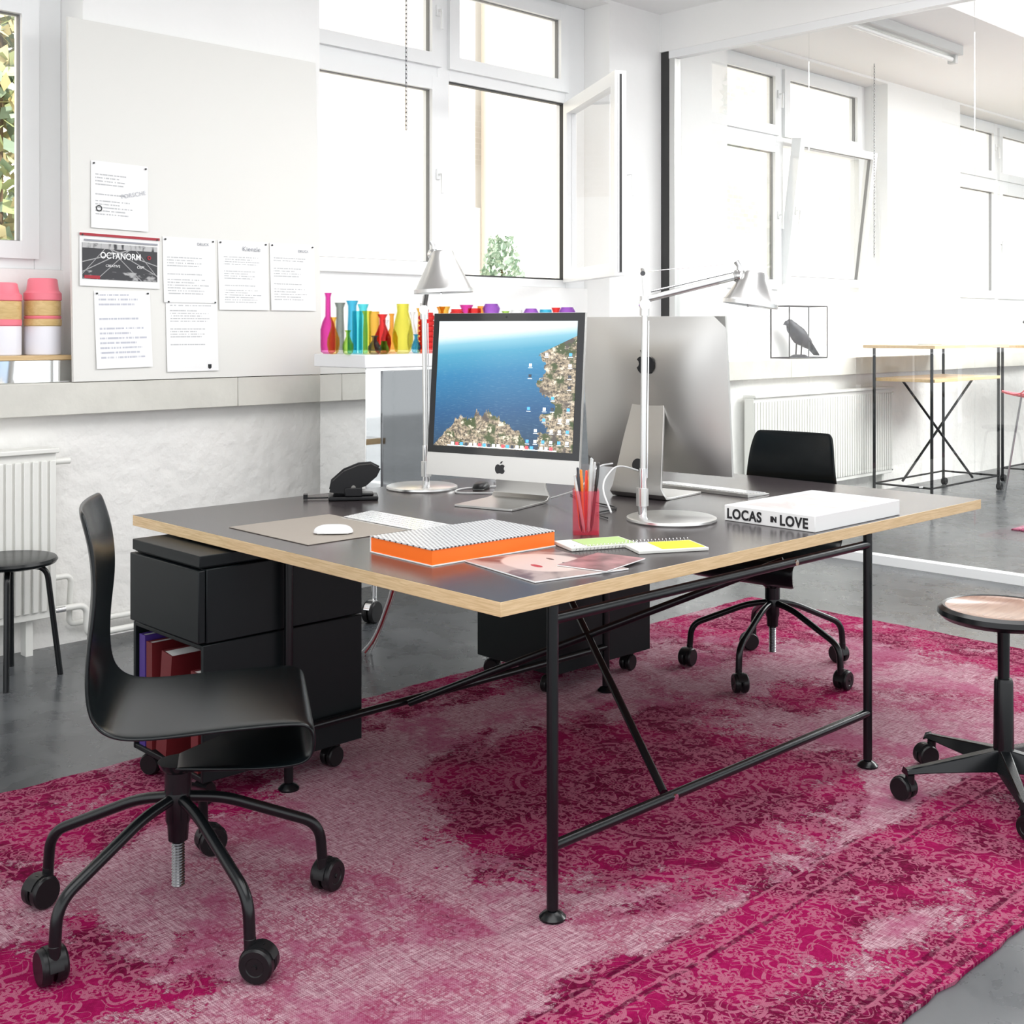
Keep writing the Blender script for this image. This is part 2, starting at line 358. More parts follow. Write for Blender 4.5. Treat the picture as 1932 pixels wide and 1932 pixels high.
text("CREATIVE",.015,WTXT,"lettering",p2,(.115,-.0075,.085),R90); text("OSPI",.017,WTXT,"lettering",p2,(.26,-.0075,.085),R90)
q=MB(); q.lathe([(.005,0),(.009,0),(.009,.001),(.005,.001),(.005,0)],REDI,caps=False,n=16,M=Matrix.Translation((.318,-.008,.135))@Matrix.Rotation(radians(90),4,'X')); q.obj("emblem",p2)
p3=sheet("paper_sheet",2.70,2.965,1.46,1.755,papermat("letter_b",.02,.24,.03,.23,80),"printed document with small letterhead pinned to the board")
text("DRUCK",.018,INKG,"letterhead",p3,(.17,-.006,.262),R90)
p4=sheet("paper_sheet",2.98,3.25,1.43,1.755,papermat("letter_c",.03,.24,.03,.25,90),"printed letter headed with a dark wordmark")
text("Kienzle",.031,INKG,"letterhead",p4,(.128,-.006,.278),R90,sp=1.08)
p5=sheet("paper_sheet",3.262,3.52,1.43,1.755,papermat("letter_d",.02,.22,.05,.26,80),"printed document pinned beside the other letters")
text("DRUCK",.018,INKG,"letterhead",p5,(.16,-.006,.285),R90)
p6=sheet("paper_sheet",2.38,2.64,1.17,1.505,papermat("letter_e",.02,.25,.02,.32,48,col=(.2,.22,.34)),"sheet of handwritten notes pinned to the board",radians(-1))
p7=sheet("paper_sheet",2.71,2.97,1.15,1.475,papermat("letter_f",.02,.24,.1,.30,85),"typed letter with a signature and small crest")
q=MB(); q.poly([(.205,.03),(.222,.03),(.222,.014),(.2135,.008),(.205,.014)],-.0075,-.006,INK); q.obj("crest",p7)
# ------------------------------------------------------------------ left ledge box with canisters
sb=thing("storage_plinth",(1.70,5.09,1.1155),"low mirrored box with a wooden top on the window ledge","box")
MB().box(-.9,.62,-.09,.09,0,.095,MIRR).obj("mirror_body",sb,bevel=.002); MB().box(-.9,.62,-.095,.09,.095,.115,WTOP).obj("wooden_top",sb,bevel=.002)
def canister(x,y,k):
    t=thing("canister",(x,y,1.231),"round stacking canister with pale base, yellow wood band and pink lid","canister",group="canisters on the window ledge")
    R=.074
    MB().lathe([(R*.96,0),(R,.004),(R,.118),(R*.97,.122)],LILAC).obj("canister_base",t)
    if k==0:
        MB().lathe([(R*.97,.122),(R*1.04,.126),(R*1.04,.15),(R*.98,.153),(R*.95,.166),(R,.170),(R,.226),(R*.96,.23)],GOLD).obj("wood_band",t)
        MB().lathe([(R*.99,.1535),(R*1.01,.157),(R*1.01,.164),(R*.99,.1655)],PINK).obj("pink_band",t)
        MB().lathe([(R*.98,.23),(R*1.04,.234),(R*1.03,.262),(R*.88,.275),(R*.80,.32),(R*.74,.325),(.001,.325)],PINK).obj("pink_lid",t)
    else:
        MB().lathe([(R*.98,.15),(R,.154),(R,.222),(R*.96,.226)],GOLD).obj("wood_band",t)
        MB().lathe([(R*.97,.122),(R*1.02,.126),(R*1.02,.148),(R*.98,.15)],PINK).obj("pink_band",t)
        MB().lathe([(R*.98,.226),(R*1.04,.23),(R*1.03,.25),(R*.88,.262),(R*.78,.298),(R*.7,.303),(.001,.303)],PINK).obj("pink_lid",t)
canister(2.215,5.08,0); canister(2.045,5.08,1)
# ------------------------------------------------------------------ radiators
def radiator(x0,x1,z0,z1,label):
    t=thing("radiator",(x0,4.92,z0),label,"radiator",group="radiators under the ledge"); W=x1-x0;H=z1-z0
    q=MB(); q.box(0,W,-.03,.05,0.01,H-.02,RADW); n=int(W/.036)
    for i in range(n):
        xx=(i+.5)*W/n; q.box(xx-.013,xx+.013,-.040,-.03,.04,H-.05,RADW)
    q.obj("radiator_panel",t,bevel=.004)
    MB().box(-.005,W+.005,-.05,.06,H-.02,H,RADW).obj("radiator_grille",t,bevel=.004)
    MB().tube([(W-.03,0,.03),(W+.05,0,.03)],.012,CHROME).tube([(W+.0,0,H-.06),(W+.07,0,H-.06)],.014,RADW).objs("valve",t)
    q=MB()
    for xx in (.1,W-.1): q.box(xx-.015,xx+.015,.0,.05,-z0,.01,RADW)
    q.objs("radiator_bracket",t)
radiator(1.25,2.19,.14,.85,"cream panel radiator under the wall ledge"); radiator(7.25,9.25,.15,.87,"wide cream panel radiator behind the glass partition")
MB().tube(fillet([(2.20,4.93,.17),(2.34,4.93,.17),(2.34,4.93,.04),(3.2,4.96,.04)],.04),.014,RADW).obj("trim_2",kind="structure"); MB().tube(fillet([(2.2,4.95,.30),(2.28,4.95,.30),(2.28,4.97,.09),(3.2,4.97,.09)],.03),.012,RADW).obj("trim_3",kind="structure")
w=MB().box(3.66,3.74,4.915,4.929,1.01,1.08,mat("socket_plastic",(.7,.69,.6),.4)).lathe([(.024,0),(.024,.003),(.018,.003),(.016,-.004),(.001,-.004)],mat("socket_ring",(.5,.49,.42),.4),M=Matrix.Translation((3.70,4.914,1.045))@Matrix.Rotation(radians(90),4,'X')); solo(w.obj("wall_socket",bevel=.002),"cream wall socket on the stone ledge","socket")
# left stool
def tube_stool(loc):
    t=thing("stool",loc,"black round four-legged stool beside the radiator","stool",rz=radians(20))
    MB().lathe([(.001,.435),(.15,.435),(.172,.442),(.178,.452),(.172,.462),(.15,.466),(.001,.462)],SHELL,n=40).obj("seat",t)
    for i in range(4):
        a=i*pi/2+pi/4; c,s_=cos(a),sin(a)
        MB().tube(fillet([(c*.03,s_*.03,.425),(c*.135,s_*.135,.425),(c*.185,s_*.185,.0)],.05),.011,BLK).obj("leg",t)
tube_stool((1.90,4.66,0))
# ------------------------------------------------------------------ mirrored cart with vases
ct=thing("mirrored_cabinet",(3.36,4.33,0),"mirror-polished rolling cabinet with white top holding coloured vases","cabinet")
q=MB(); q.box(.02,1.68,.02,.37,.34,1.165,MIRR); q.obj("cabinet_body",ct,bevel=.002)
MB().box(0,1.70,0,.39,1.165,1.225,mat("glossy_white_top",(.82,.82,.83),.15)).obj("cabinet_top",ct,bevel=.003)
MB().box(.11,.80,.012,.0195,.38,1.15,DREFL).obj("door",ct,bevel=.002,label="mirror door with dark reflection in its tint"); MB().box(.86,1.6,.012,.0195,.38,1.15,DREFL).obj("door",ct,bevel=.002,label="mirror door with dark reflection in its tint")
def castermesh(R=.035,w=.024,fork=BLKP,off=.02):
    q=MB()
    for s in (-1,1):
        M=Matrix.Translation((off,s*(w*.55),R))@Matrix.Rotation(radians(90),4,'X')
        q.lathe([(.001,-w*.42),(R*.9,-w*.42),(R,-w*.25),(R,w*.25),(R*.9,w*.42),(R*.55,w*.42),(R*.5,w*.36),(R*.15,w*.36),(R*.12,w*.5),(.001,w*.5)],BLKP,n=28,M=M)
    q.tube([(off,-w*.6,R),(off,w*.6,R)],.006,fork,8)
    q.box(-.002,off+.012,-.004,.004,R*.7,R*2.05,fork); q.lathe([(.012,R*1.5),(.013,R*2.3),(.009,R*2.4)],fork,n=14)
    pts=[]
    for k in range(9):
        a=radians(20+k*20); pts.append((off+cos(a)*R*1.08,R+sin(a)*R*1.08))
    for k in range(8,-1,-1):
        a=radians(20+k*20); pts.append((off+cos(a)*R*.98,R+sin(a)*R*.98))
    vs=[(p[0],-w*.5,p[1]) for p in pts]+[(p[0],w*.5,p[1]) for p in pts]; n=18; fs=[]
    for i in range(8):
        j=17-i; fs+= [(i,i+1,j-1,j),(n+i,n+j,n+j-1,n+i+1),(i,n+i,n+i+1,i+1),(j,j-1,n+j-1,n+j)]
    q.add(vs,fs,fork); return q
cm=castermesh(.05,.03,CHROME)
for (x,y,a) in [(.10,.06,200),(1.6,.06,180),(.10,.33,150),(1.6,.33,170)]:
    MB().tube([(x,y,.115),(x,y,.345)],.013,CHROME).obj("leg",ct)
    o=cm.obj("caster",ct,label="chrome and black caster"); o.location=(x,y,0); o.rotation_euler=(0,0,radians(a))
VC={'mag':(.60,.02,.25),'amb':(.85,.38,.03),'grn':(.25,.52,.04),'blu':(.03,.38,.65),'tea':(.05,.6,.7),'org':(.9,.25,.02),'red':(.70,.015,.015),'yel':(.72,.66,.04),'pur':(.28,.06,.5),'drk':(.16,.19,.17),'clr':(.78,.83,.80)}
VM={k:cglass("glass_"+k,v) for k,v in VC.items()}
CN={'mag':'magenta','amb':'amber','grn':'green','blu':'blue','tea':'turquoise','org':'orange','red':'red','yel':'yellow-green','pur':'purple','drk':'smoky grey','clr':'clear'}
def vprof(kind,h,r):
    if kind=='bottle': P=[(.6,0),(.95,.03),(1,.12),(1,.4),(.75,.52),(.38,.62),(.34,.93),(.48,1)]
    elif kind=='bulb': P=[(.5,0),(.8,.06),(1,.25),(.95,.42),(.6,.6),(.36,.75),(.36,.9),(.6,1)]
    elif kind=='tall': P=[(.75,0),(.8,.03),(.8,.5),(.7,.75),(.7,.9),(1,1)]
    elif kind=='drop': P=[(.55,0),(.75,.05),(1,.25),(1,.4),(.78,.65),(.55,.85),(.6,1)]
    elif kind=='cyl': P=[(.9,0),(1,.02),(1,.95),(.96,1)]
    elif kind=='ring':
        P=[(.8,0)]
        for i in range(7): z=.03+i*.13; P+=[(.78,z),(1,z+.04),(1,z+.09),(.78,z+.125)]
        P+=[(.75,1)]
    else: P=[(.7,0),(1,.2),(.7,.35),(1,.55),(.7,.7),(1,.9),(.7,1)]
    return [(a*r,b*h) for a,b in P]
def vase(k,Y,h,r,kind,c):
    X=Y*k; pr=vprof(kind,h,r); inn=[(max(.002,a-.004),max(.016,b)) for a,b in pr][::-1]
    o=MB().lathe([(.001,0)]+pr+inn+[(.001,.016)],VM[c],n=24,caps=False).obj("vase",ang=50)
    o.location=(X,Y,1.2255); kn={'bottle':'long-necked','bulb':'bulbous','tall':'slim flared','drop':'teardrop','cyl':'cylindrical','ring':'ribbed','wave':'hourglass stacked'}[kind]
    solo(o,"%s %s glass vase on the mirrored cabinet"%(CN[c],kn),"vase","coloured glass vases on the cabinet")
for a in [(.7291,4.66,.285,.036,'bottle','mag'),(.7357,4.58,.17,.03,'bulb','amb'),(.7540,4.45,.11,.026,'bulb','grn'),(.7440,4.66,.24,.026,'tall','drk'),(.7595,4.63,.25,.029,'tall','blu'),(.7735,4.65,.235,.028,'tall','tea'),(.7660,4.54,.20,.024,'cyl','tea'),
 (.7785,4.50,.20,.024,'tall','yel'),(.7885,4.39,.085,.032,'bulb','drk'),(.7990,4.50,.185,.042,'bulb','red'),(.7880,4.64,.20,.026,'cyl','amb'),(.8035,4.66,.16,.026,'bulb','clr'),(.8115,4.59,.19,.030,'bottle','org'),(.8010,4.40,.06,.024,'drop','grn'),(.8266,4.46,.235,.05,'drop','yel'),(.8400,4.62,.2,.028,'bulb','clr'),(.8450,4.48,.09,.024,'bulb','blu'),(.8601,4.46,.195,.042,'ring','red'),(.8530,4.66,.22,.028,'tall','amb'),
 (.8808,4.50,.225,.038,'bulb','org'),(.9042,4.50,.215,.038,'ring','red'),(.886,4.63,.23,.03,'tall','amb'),(.9186,4.62,.24,.036,'tall','mag'),(.9309,4.50,.22,.034,'cyl','red'),(.9414,4.63,.235,.034,'drop','org'),(.9572,4.50,.245,.046,'wave','pur'),
 (.980,4.57,.21,.036,'bulb','grn'),(.998,4.47,.215,.032,'cyl','clr'),(1.0220,4.54,.225,.042,'wave','pur'),(1.0470,4.48,.22,.033,'cyl','blu'),(1.0847,4.52,.235,.046,'wave','pur'),(1.065,4.66,.235,.026,'tall','red')]: vase(*a)

# ------------------------------------------------------------------ rug
def rugmat():
    m,nt,b=nodes("distressed_magenta_rug"); g=G(nt); tc=g.N("ShaderNodeTexCoord"); v=tc.outputs["Object"]
    sp=g.N("ShaderNodeSeparateXYZ"); nt.links.new(v,sp.inputs[0]); s,r=sp.outputs[0],sp.outputs[1]
    def vec(cs,cr):
        return g.M('SUBTRACT',s,cs),g.M('SUBTRACT',r,cr)
    def gauss(cs,cr,a,bb):
        x,y=vec(cs,cr); x=g.M('DIVIDE',x,a); y=g.M('DIVIDE',y,bb)
        return g.M('SQRT',g.M('ADD',g.M('MULTIPLY',x,x),g.M('MULTIPLY',y,y)))
    big=g.noise2(v,2.3,5,.62,.5); mid=g.noise2(v,9.,5,.7,.4); fine=g.noise2(v,75.,3,.7)
    nz=g.M('ADD',g.M('MULTIPLY',g.M('SUBTRACT',big,.5),1.7),g.M('MULTIPLY',g.M('SUBTRACT',mid,.5),1.5))
    med0=g.M('SUBTRACT',2.25,gauss(.87,.36,.42,.37)); med=g.M('MINIMUM',med0,1.25); med2=g.M('SUBTRACT',1.45,gauss(-1.0,.45,.45,.40))
    c1=g.M('SUBTRACT',1.25,gauss(2.75,1.2,.60,.45)); c2=g.M('SUBTRACT',1.45,gauss(.02,-.30,.16,.10)); c3=g.M('SUBTRACT',1.0,gauss(2.7,-.3,.8,.5)); c4=g.M('SUBTRACT',1.1,gauss(.05,1.15,.35,.22)); c5=g.M('SUBTRACT',1.35,gauss(-.50,1.18,.45,.30)); c6=g.M('SUBTRACT',1.1,gauss(2.0,.5,.35,.30))
    bn=g.M('MULTIPLY',g.S(r,-.22,-.32),.95); bf=g.M('MULTIPLY',g.S(r,1.18,1.32),.72); be=g.M('MULTIPLY',g.S(s,2.7,2.9),.8)
    mm=med
    for q in (med2,c1,c2,c3,c4,c5,c6,bn,bf,be): mm=g.M('MAXIMUM',mm,q)
    msk=g.S(g.M('ADD',g.M('MAXIMUM',mm,0.08),g.M('ADD',nz,g.M('MULTIPLY',g.M('SUBTRACT',fine,.5),.9))),.46,.70)
    wn=g.N("ShaderNodeTexNoise",noise_dimensions='2D'); wn.inputs["Scale"].default_value=5.; wn.inputs["Detail"].default_value=2; nt.links.new(v,wn.inputs["Vector"])
    wv=g.N("ShaderNodeVectorMath",operation='MULTIPLY_ADD'); nt.links.new(wn.outputs["Color"],wv.inputs[0]); wv.inputs[1].default_value=(.05,.05,.0); nt.links.new(v,wv.inputs[2]); wvo=wv.outputs[0]
    def flowers(scale,rnd,R,pet,wd):
        vf=g.N("ShaderNodeTexVoronoi",feature='F1',voronoi_dimensions='2D'); vf.inputs["Scale"].default_value=scale; vf.inputs["Randomness"].default_value=rnd; nt.links.new(wvo,vf.inputs["Vector"])
        df=g.N("ShaderNodeVectorMath",operation='SUBTRACT'); nt.links.new(wvo,df.inputs[0]); nt.links.new(vf.outputs["Position"],df.inputs[1])
        s2=g.N("ShaderNodeSeparateXYZ"); nt.links.new(df.outputs[0],s2.inputs[0]); ph=g.M('ARCTAN2',s2.outputs[1],s2.outputs[0])
        d=g.M('SQRT',g.M('ADD',g.M('MULTIPLY',s2.outputs[0],s2.outputs[0]),g.M('MULTIPLY',s2.outputs[1],s2.outputs[1])))
        pe=g.M('ABSOLUTE',g.M('COSINE',g.M('MULTIPLY',ph,pet/2)))
        def ringat(k,w_): return g.M('LESS_THAN',g.M('ABSOLUTE',g.M('SUBTRACT',d,g.M('MULTIPLY',g.M('ADD',.62,g.M('MULTIPLY',pe,.38)),k))),w_)
        return g.M('MAXIMUM',g.M('MAXIMUM',ringat(R,wd),ringat(R*.55,wd*.8)),g.M('LESS_THAN',d,R*.16))
    def contour(sc,lv,wd,src):
        n=g.noise2(src,sc,0,.4,1.2); return g.M('LESS_THAN',g.M('ABSOLUTE',g.M('SUBTRACT',n,lv)),wd)
    fl=g.M('MAXIMUM',flowers(5.6,.40,.074,6,.0060),flowers(13.,.7,.028,5,.0036))
    vine=g.M('MAXIMUM',contour(7.,.42,.012,v),contour(7.,.58,.012,v)); vine=g.M('MAXIMUM',vine,contour(15.,.5,.016,wvo))
    x,y=vec(.87,.36); th=g.M('ARCTAN2',g.M('MULTIPLY',y,1.15),x); rho=gauss(.87,.36,1.,.86)
    mr=None
    for R_,k_ in ((.64,.05),(.595,.05),(.38,.035),(.345,.035),(.18,.02)):
        l=g.M('LESS_THAN',g.M('ABSOLUTE',g.M('SUBTRACT',rho,g.M('ADD',R_,g.M('MULTIPLY',g.M('ABSOLUTE',g.M('COSINE',g.M('MULTIPLY',th,6.))),k_)))),.008); mr=l if mr is None else g.M('MAXIMUM',mr,l)
    wob=g.M('ADD',r,g.M('MULTIPLY',g.M('SUBTRACT',mid,.5),.014))
    pl=None
    for c,wd in ((-.285,.005),(-.36,.005),(-.705,.005),(1.22,.005),(1.50,.005)):
        l=g.M('LESS_THAN',g.M('ABSOLUTE',g.M('SUBTRACT',wob,c)),wd); pl=l if pl is None else g.M('MAXIMUM',pl,l)
    orn=g.M('MAXIMUM',fl,g.M('MULTIPLY',vine,.9)); orn=g.M('MAXIMUM',g.M('MAXIMUM',orn,mr),pl)
    orn=g.M('MULTIPLY',orn,g.S(g.noise2(v,42.,3,.7),.34,.50))
    bl=None
    for c in (-.275,-.37,-.695,-.755):
        l=g.M('LESS_THAN',g.M('ABSOLUTE',g.M('SUBTRACT',wob,c)),.007); bl=l if bl is None else g.M('MAXIMUM',bl,l)
    bl=g.M('MULTIPLY',bl,g.S(g.noise2(v,24.,3,.7),.38,.54))
    streak=g.noise2(g.map(v,(14,330,1)),1.,3,.75); streak2=g.noise2(g.map(v,(330,16,1)),1.,3,.75)
    pale=g.mix(g.S(g.M('ADD',g.M('MULTIPLY',streak,.5),g.M('MULTIPLY',streak2,.5)),.38,.62),(.22,.085,.125,1),(.50,.335,.375,1))
    pale=g.mix(g.M('MULTIPLY',g.S(g.noise2(v,3.1,5,.75),.47,.66),.85),pale,(.30,.080,.15,1))
    pale=g.mix(g.M('MULTIPLY',g.S(fine,.52,.68),.50),pale,(.20,.010,.060,1))
    pale=g.mix(g.M('MULTIPLY',g.M('MULTIPLY',orn,g.S(big,.44,.58)),.55),pale,(.22,.01,.06,1))
    deep=g.mix(g.S(g.noise2(v,3.4,4),.4,.6),(.225,.003,.055,1),(.085,.002,.020,1))
    deep=g.mix(g.M('MULTIPLY',g.S(med0,.6,1.4),.45),deep,(.085,.001,.018,1))
    deep=g.mix(g.M('MULTIPLY',g.S(fine,.40,.7),.30),deep,(.36,.015,.11,1))
    deep=g.mix(g.M('MULTIPLY',orn,.72),deep,(.36,.12,.18,1))
    deep=g.mix(g.M('MULTIPLY',bl,.7),deep,(.045,.0,.012,1))
    col=g.mix(msk,pale,deep)
    wx=g.M('SINE',g.M('MULTIPLY',s,1250.)); wy=g.M('SINE',g.M('MULTIPLY',r,1000.)); wvv=g.M('MULTIPLY',wx,wy)
    col=g.mix(g.M('MULTIPLY',g.S(wvv,.0,.8),.38),col,g.mix(.7,col,(.07,.005,.02,1)))
    nt.links.new(col,b.inputs["Base Color"]); b.inputs["Roughness"].default_value=.95; b.inputs["Specular IOR Level"].default_value=.05
    bp=g.N("ShaderNodeBump"); bp.inputs["Strength"].default_value=.6; bp.inputs["Distance"].default_value=.004
    nt.links.new(g.M('ADD',msk,fine),bp.inputs["Height"]); nt.links.new(bp.outputs[0],b.inputs["Normal"])
    return m
q=MB(); n=90; s0,s1,r0,r1=-1.6,3.21,-.775,1.585; RM=rugmat(); pts=[]
def jag(i): return random.uniform(-.006,.006)
per=[(s0+(s1-s0)*i/n+jag(i),r0+jag(i)) for i in range(n)]+[(s1+jag(i),r0+(r1-r0)*i/50) for i in range(50)]+[(s1-(s1-s0)*i/n,r1+jag(i)) for i in range(n)]+[(s0,r1-(r1-r0)*i/50) for i in range(50)]
N=len(per); vs=[(a,b,0.0005) for a,b in per]+[(a,b,.008) for a,b in per]
q.add(vs,[tuple(range(N,2*N))]+[(i,(i+1)%N,N+(i+1)%N,N+i) for i in range(N)],RM)
rg=q.obj("rug"); rg.location=(1.859,1.912,0); rg.rotation_euler=(0,0,TA); solo(rg,"distressed magenta and pale pink ornamental rug under the desk","rug")
RZ=.0085
# ------------------------------------------------------------------ desk
dk=thing("desk",T(0,0,0),"large double desk with grey-brown top, birch edge and black tubular frame","desk",rz=TA)
L,W=2.285,1.70
q=MB(); q.box(0,L,0,W,DZ-.033,DZ,BIRCH,top=LINO); q.obj("tabletop",dk,bevel=.0012)
S0,S1,R0,R1=.172,1.548,.012,1.078
for s in (S0,S1):
    for r in (R0,R1):
        o=MB().tube([(s,r,.03),(s,r,.718)],.0135,BLK,16).obj("leg",dk)
        MB().lathe([(.030,0),(.031,.005),(.022,.014),(.009,.02),(.009,.04)],BLK,o=(s,r,RZ),n=24).obj("foot",o)
for r in (R0,R1):
    MB().tube([(S0,r,.685),(S1,r,.685)],.0125,BLK,14).obj("crossbar",dk); MB().tube([(S0,r,.172),(S1,r,.172)],.0125,BLK,14).obj("crossbar",dk)
for a,b in [((.60,R0+.025,.172),(1.14,R1-.025,.685)),((1.14,R0+.03,.685),(.60,R1-.025,.172))]:
    MB().tube([a,b],.011,BLK,14).obj("diagonal_brace",dk)
q=MB()
for s,z in ((.60,.172),(1.14,.685)): q.tube([(s,R0-.016,z),(s,R0-.011,z)],.008,CHROME,12)
q.objs("screw",dk)
# ------------------------------------------------------------------ drawer cabinets
def cabinet(sx,ry,rz,full,label):
    x,y,_=T(sx,ry); t=thing("drawer_cabinet",(x,y,RZ),label,"cabinet",rz=TA+rz,group="black rolling cabinets under the desk")
    A,B=.545,.41; g_=.002; zb,zm,zt=.075,.458,.668
    q=MB()
    q.box(.27,A,0,B,zb,zm-g_,CAB); q.box(.27,A,0,B,zm+g_,zt,CAB); q.box(.012,.27-g_*2,0,B,zm+g_,zt-.002,CAB)
    if full:
        q.box(0,.27-g_*2,0,.012,zb,zm-g_,CAB); q.box(0,.27-g_*2,B-.012,B,zb,zm-g_,CAB); q.box(0,.27-g_*2,.012,B-.012,zb,zb+.015,CAB); q.box(0,.27-g_*2,.012,B-.012,zm-.015,zm-g_,CAB)
    else: q.box(0,.27-g_*2,0,B,zb,zm-g_,CAB)
    q.obj("cabinet_body",t,bevel=.0025)
    MB().box(-.012,.010,0.002,B-.002,zm+.004,zt-.004,CAB).obj("drawer",t,bevel=.003)
    q=MB(); q.box(-.006,A-.02,.006,B-.006,zt+.004,.704,CAB); q.box(.0,A-.03,.012,B-.012,zt,zt+.004,CAB)
    q.obj("top_lid",t,bevel=.002)
    k=castermesh(.031,.024)
    for cx,cy,a in [(.05,.06,200),(A-.06,.05,190),(.05,B-.06,120),(A-.06,B-.06,180)]:
        o=k.obj("caster",t); o.location=(cx,cy,0); o.rotation_euler=(0,0,radians(a))
    return t
c1=cabinet(-.09,1.105,0,True,"black rolling drawer cabinet with open shelf of binders")
c2=cabinet(1.355,1.16,0,False,"closed black rolling cabinet under the far side of the desk")
def cb(name,cy,w,h,m,label,rx=0,d=.22):
    x,y,_=T(-.09,1.105); base=Vector((x,y,RZ+.0905)); M=Matrix.Rotation(TA,3,'Z'); p=base+M@Vector((.008,cy,0))
    t=thing(name,p,label,"book",rz=TA,group="books in the cabinet shelf"); t.rotation_euler=(rx,0,TA)
    MB().box(.004,.004+d,0,.003,0,h,m).box(.004,.004+d,w-.003,w,0,h,m).box(0,.004,0,w,0,h,m).obj("cover",t)
    MB().box(.004,d-.004,.0031,w-.0031,.004,h-.004,PAPER).obj("pages",t)
    return t
cb("book",.352,.035,.33,PURP,"upright purple hardback book in the cabinet"); cb("book",.308,.035,.315,RED,"upright dark red book in the cabinet")
t=cb("ring_binder",.225,.06,.30,RED,"dark red binder leaning in the cabinet",radians(7)); t.location.z+=.001
cb("book",.04,.04,.28,RED,"thin red folder in the cabinet")

# ------------------------------------------------------------------ swivel chairs
def shell_mesh():
    prof=[(-.01,.352,.045),(.06,.362,.09),(.14,.378,.15),(.21,.393,.20),(.262,.404,.222),(.284,.418,.230),(.290,.444,.232),(.290,.468,.232),(.282,.486,.232),(.262,.493,.232),(.20,.493,.232),(.10,.490,.232),(.0,.484,.232),(-.08,.482,.232),(-.13,.492,.230),(-.162,.522,.228),(-.178,.575,.225),(-.182,.66,.216),(-.176,.74,.206),(-.174,.80,.198),(-.181,.87,.190),(-.197,.925,.180),(-.205,.950,.165)]
    m=13; vs=[];fs=[]
    for i,(x,z,hw) in enumerate(prof):
        for j in range(m):
            u=-1+2*j/(m-1); bx=0
            if i>15: bx=.018*(u*u)*min(1,(i-15)/3)
            vs.append((x+bx,u*hw,z))
    for i in range(len(prof)-1):
        for j in range(m-1): fs.append((i*m+j,i*m+j+1,(i+1)*m+j+1,(i+1)*m+j))
    q=MB(); q.add(vs,fs,SHELL); return q
def swivel(loc,rz,base_rot,label,sc=1.):
    t=thing("swivel_chair",(loc[0],loc[1],RZ),label,"chair",rz=rz,group="swivel chairs at the desk"); t.scale=(sc,)*3
    o=shell_mesh().obj("seat_shell",t,label="curved black-stained plywood shell",ang=180)
    sm=o.modifiers.new("s","SOLIDIFY"); sm.thickness=.011; sm.offset=0; sb=o.modifiers.new("sub","SUBSURF"); sb.levels=2; sb.render_levels=2
    MB().lathe([(.03,.29),(.03,.335),(.04,.345),(.045,.357),(.001,.357)],BLK).obj("seat_bracket",t)
    MB().lathe([(.001,.18),(.022,.18),(.024,.215),(.028,.225),(.028,.315),(.022,.325),(.001,.325)],BLK).obj("hub",t)
    pr=[(.001,.075)]
    for i in range(18): z=.075+i*.0064; pr+=[(.012,z),(.015,z+.0032)]
    pr.append((.012,.19)); MB().lathe(pr,DCHR,n=18).obj("threaded_spindle",t,label="dark steel threaded spindle")
    k=castermesh(.036,.028)
    for i in range(5):
        a=base_rot+i*2*pi/5-rz; c,s_=cos(a),sin(a)
        g=MB().tube(fillet([(c*.02,s_*.02,.275),(c*.10,s_*.10,.262),(c*.325,s_*.325,.165),(c*.332,s_*.332,.075)],.05,8),.0125,BLK,14).obj("leg",t)
        o=k.obj("caster",g); o.location=(c*.332,s_*.332,0); o.rotation_euler=(0,0,a+radians(random.choice([70,-60,100,40,-110])))
    return t
swivel((1.392,2.478),radians(-32),radians(50),"black plywood swivel chair on five-star caster base facing the desk")
swivel((4.05,2.645),radians(186),radians(47),"black plywood swivel chair tucked at the far end of the desk",.97)
# round swivel stool
def swivel_stool(loc):
    t=thing("swivel_stool",(loc[0],loc[1],0),"black round-seat swivel stool with cross base on casters","stool")
    STW=wood("seat_brown_reflection",(.26,.155,.115),(.36,.225,.165),.2)  # brown reflection on the glossy black seat, painted into the wood colour
    MB().lathe([(.001,.505),(.12,.505),(.165,.512),(.180,.526),(.178,.540),(.165,.548),(.158,.546)],BLK,n=48,caps=False).obj("seat_rim",t)
    MB().lathe([(.160,.5465),(.15,.541),(.08,.534),(.001,.532)],STW,n=48,caps=False).obj("seat",t,label="dished wooden seat with brown reflection in its colour")
    MB().lathe([(.001,.505),(.06,.505),(.05,.495),(.017,.49),(.016,.345),(.023,.345),(.026,.335),(.028,.14),(.028,.08),(.001,.08)],BLK,caps=False).obj("column",t)
    k=castermesh(.032,.026)
    for i in range(5):
        a=radians(70+72*i); M=Matrix.Rotation(a,4,'Z')
        q=MB(); vs=[]
        for (x,w_,z0,z1) in [(.02,.026,.085,.145),(.12,.024,.088,.128),(.24,.019,.088,.108),(.295,.017,.086,.100)]:
            vs+=[(x,-w_,z0),(x,w_,z0),(x,w_*.55,z1),(x,-w_*.55,z1)]
        fs=[(0,1,2,3)]
        for i2 in range(3):
            for j in range(4): fs.append((4*i2+j,4*i2+(j+1)%4,4*i2+4+(j+1)%4,4*i2+4+j))
        fs.append((15,14,13,12)); q.add(vs,[f[::-1] for f in fs],BLK,M); g=q.obj("base_arm",t,bevel=.003)
        o=k.obj("caster",g); o.location=(cos(a)*.28,sin(a)*.28,RZ); o.rotation_euler=(0,0,a+radians([80,-60,40,20,100][i]))
swivel_stool((3.43,1.47))

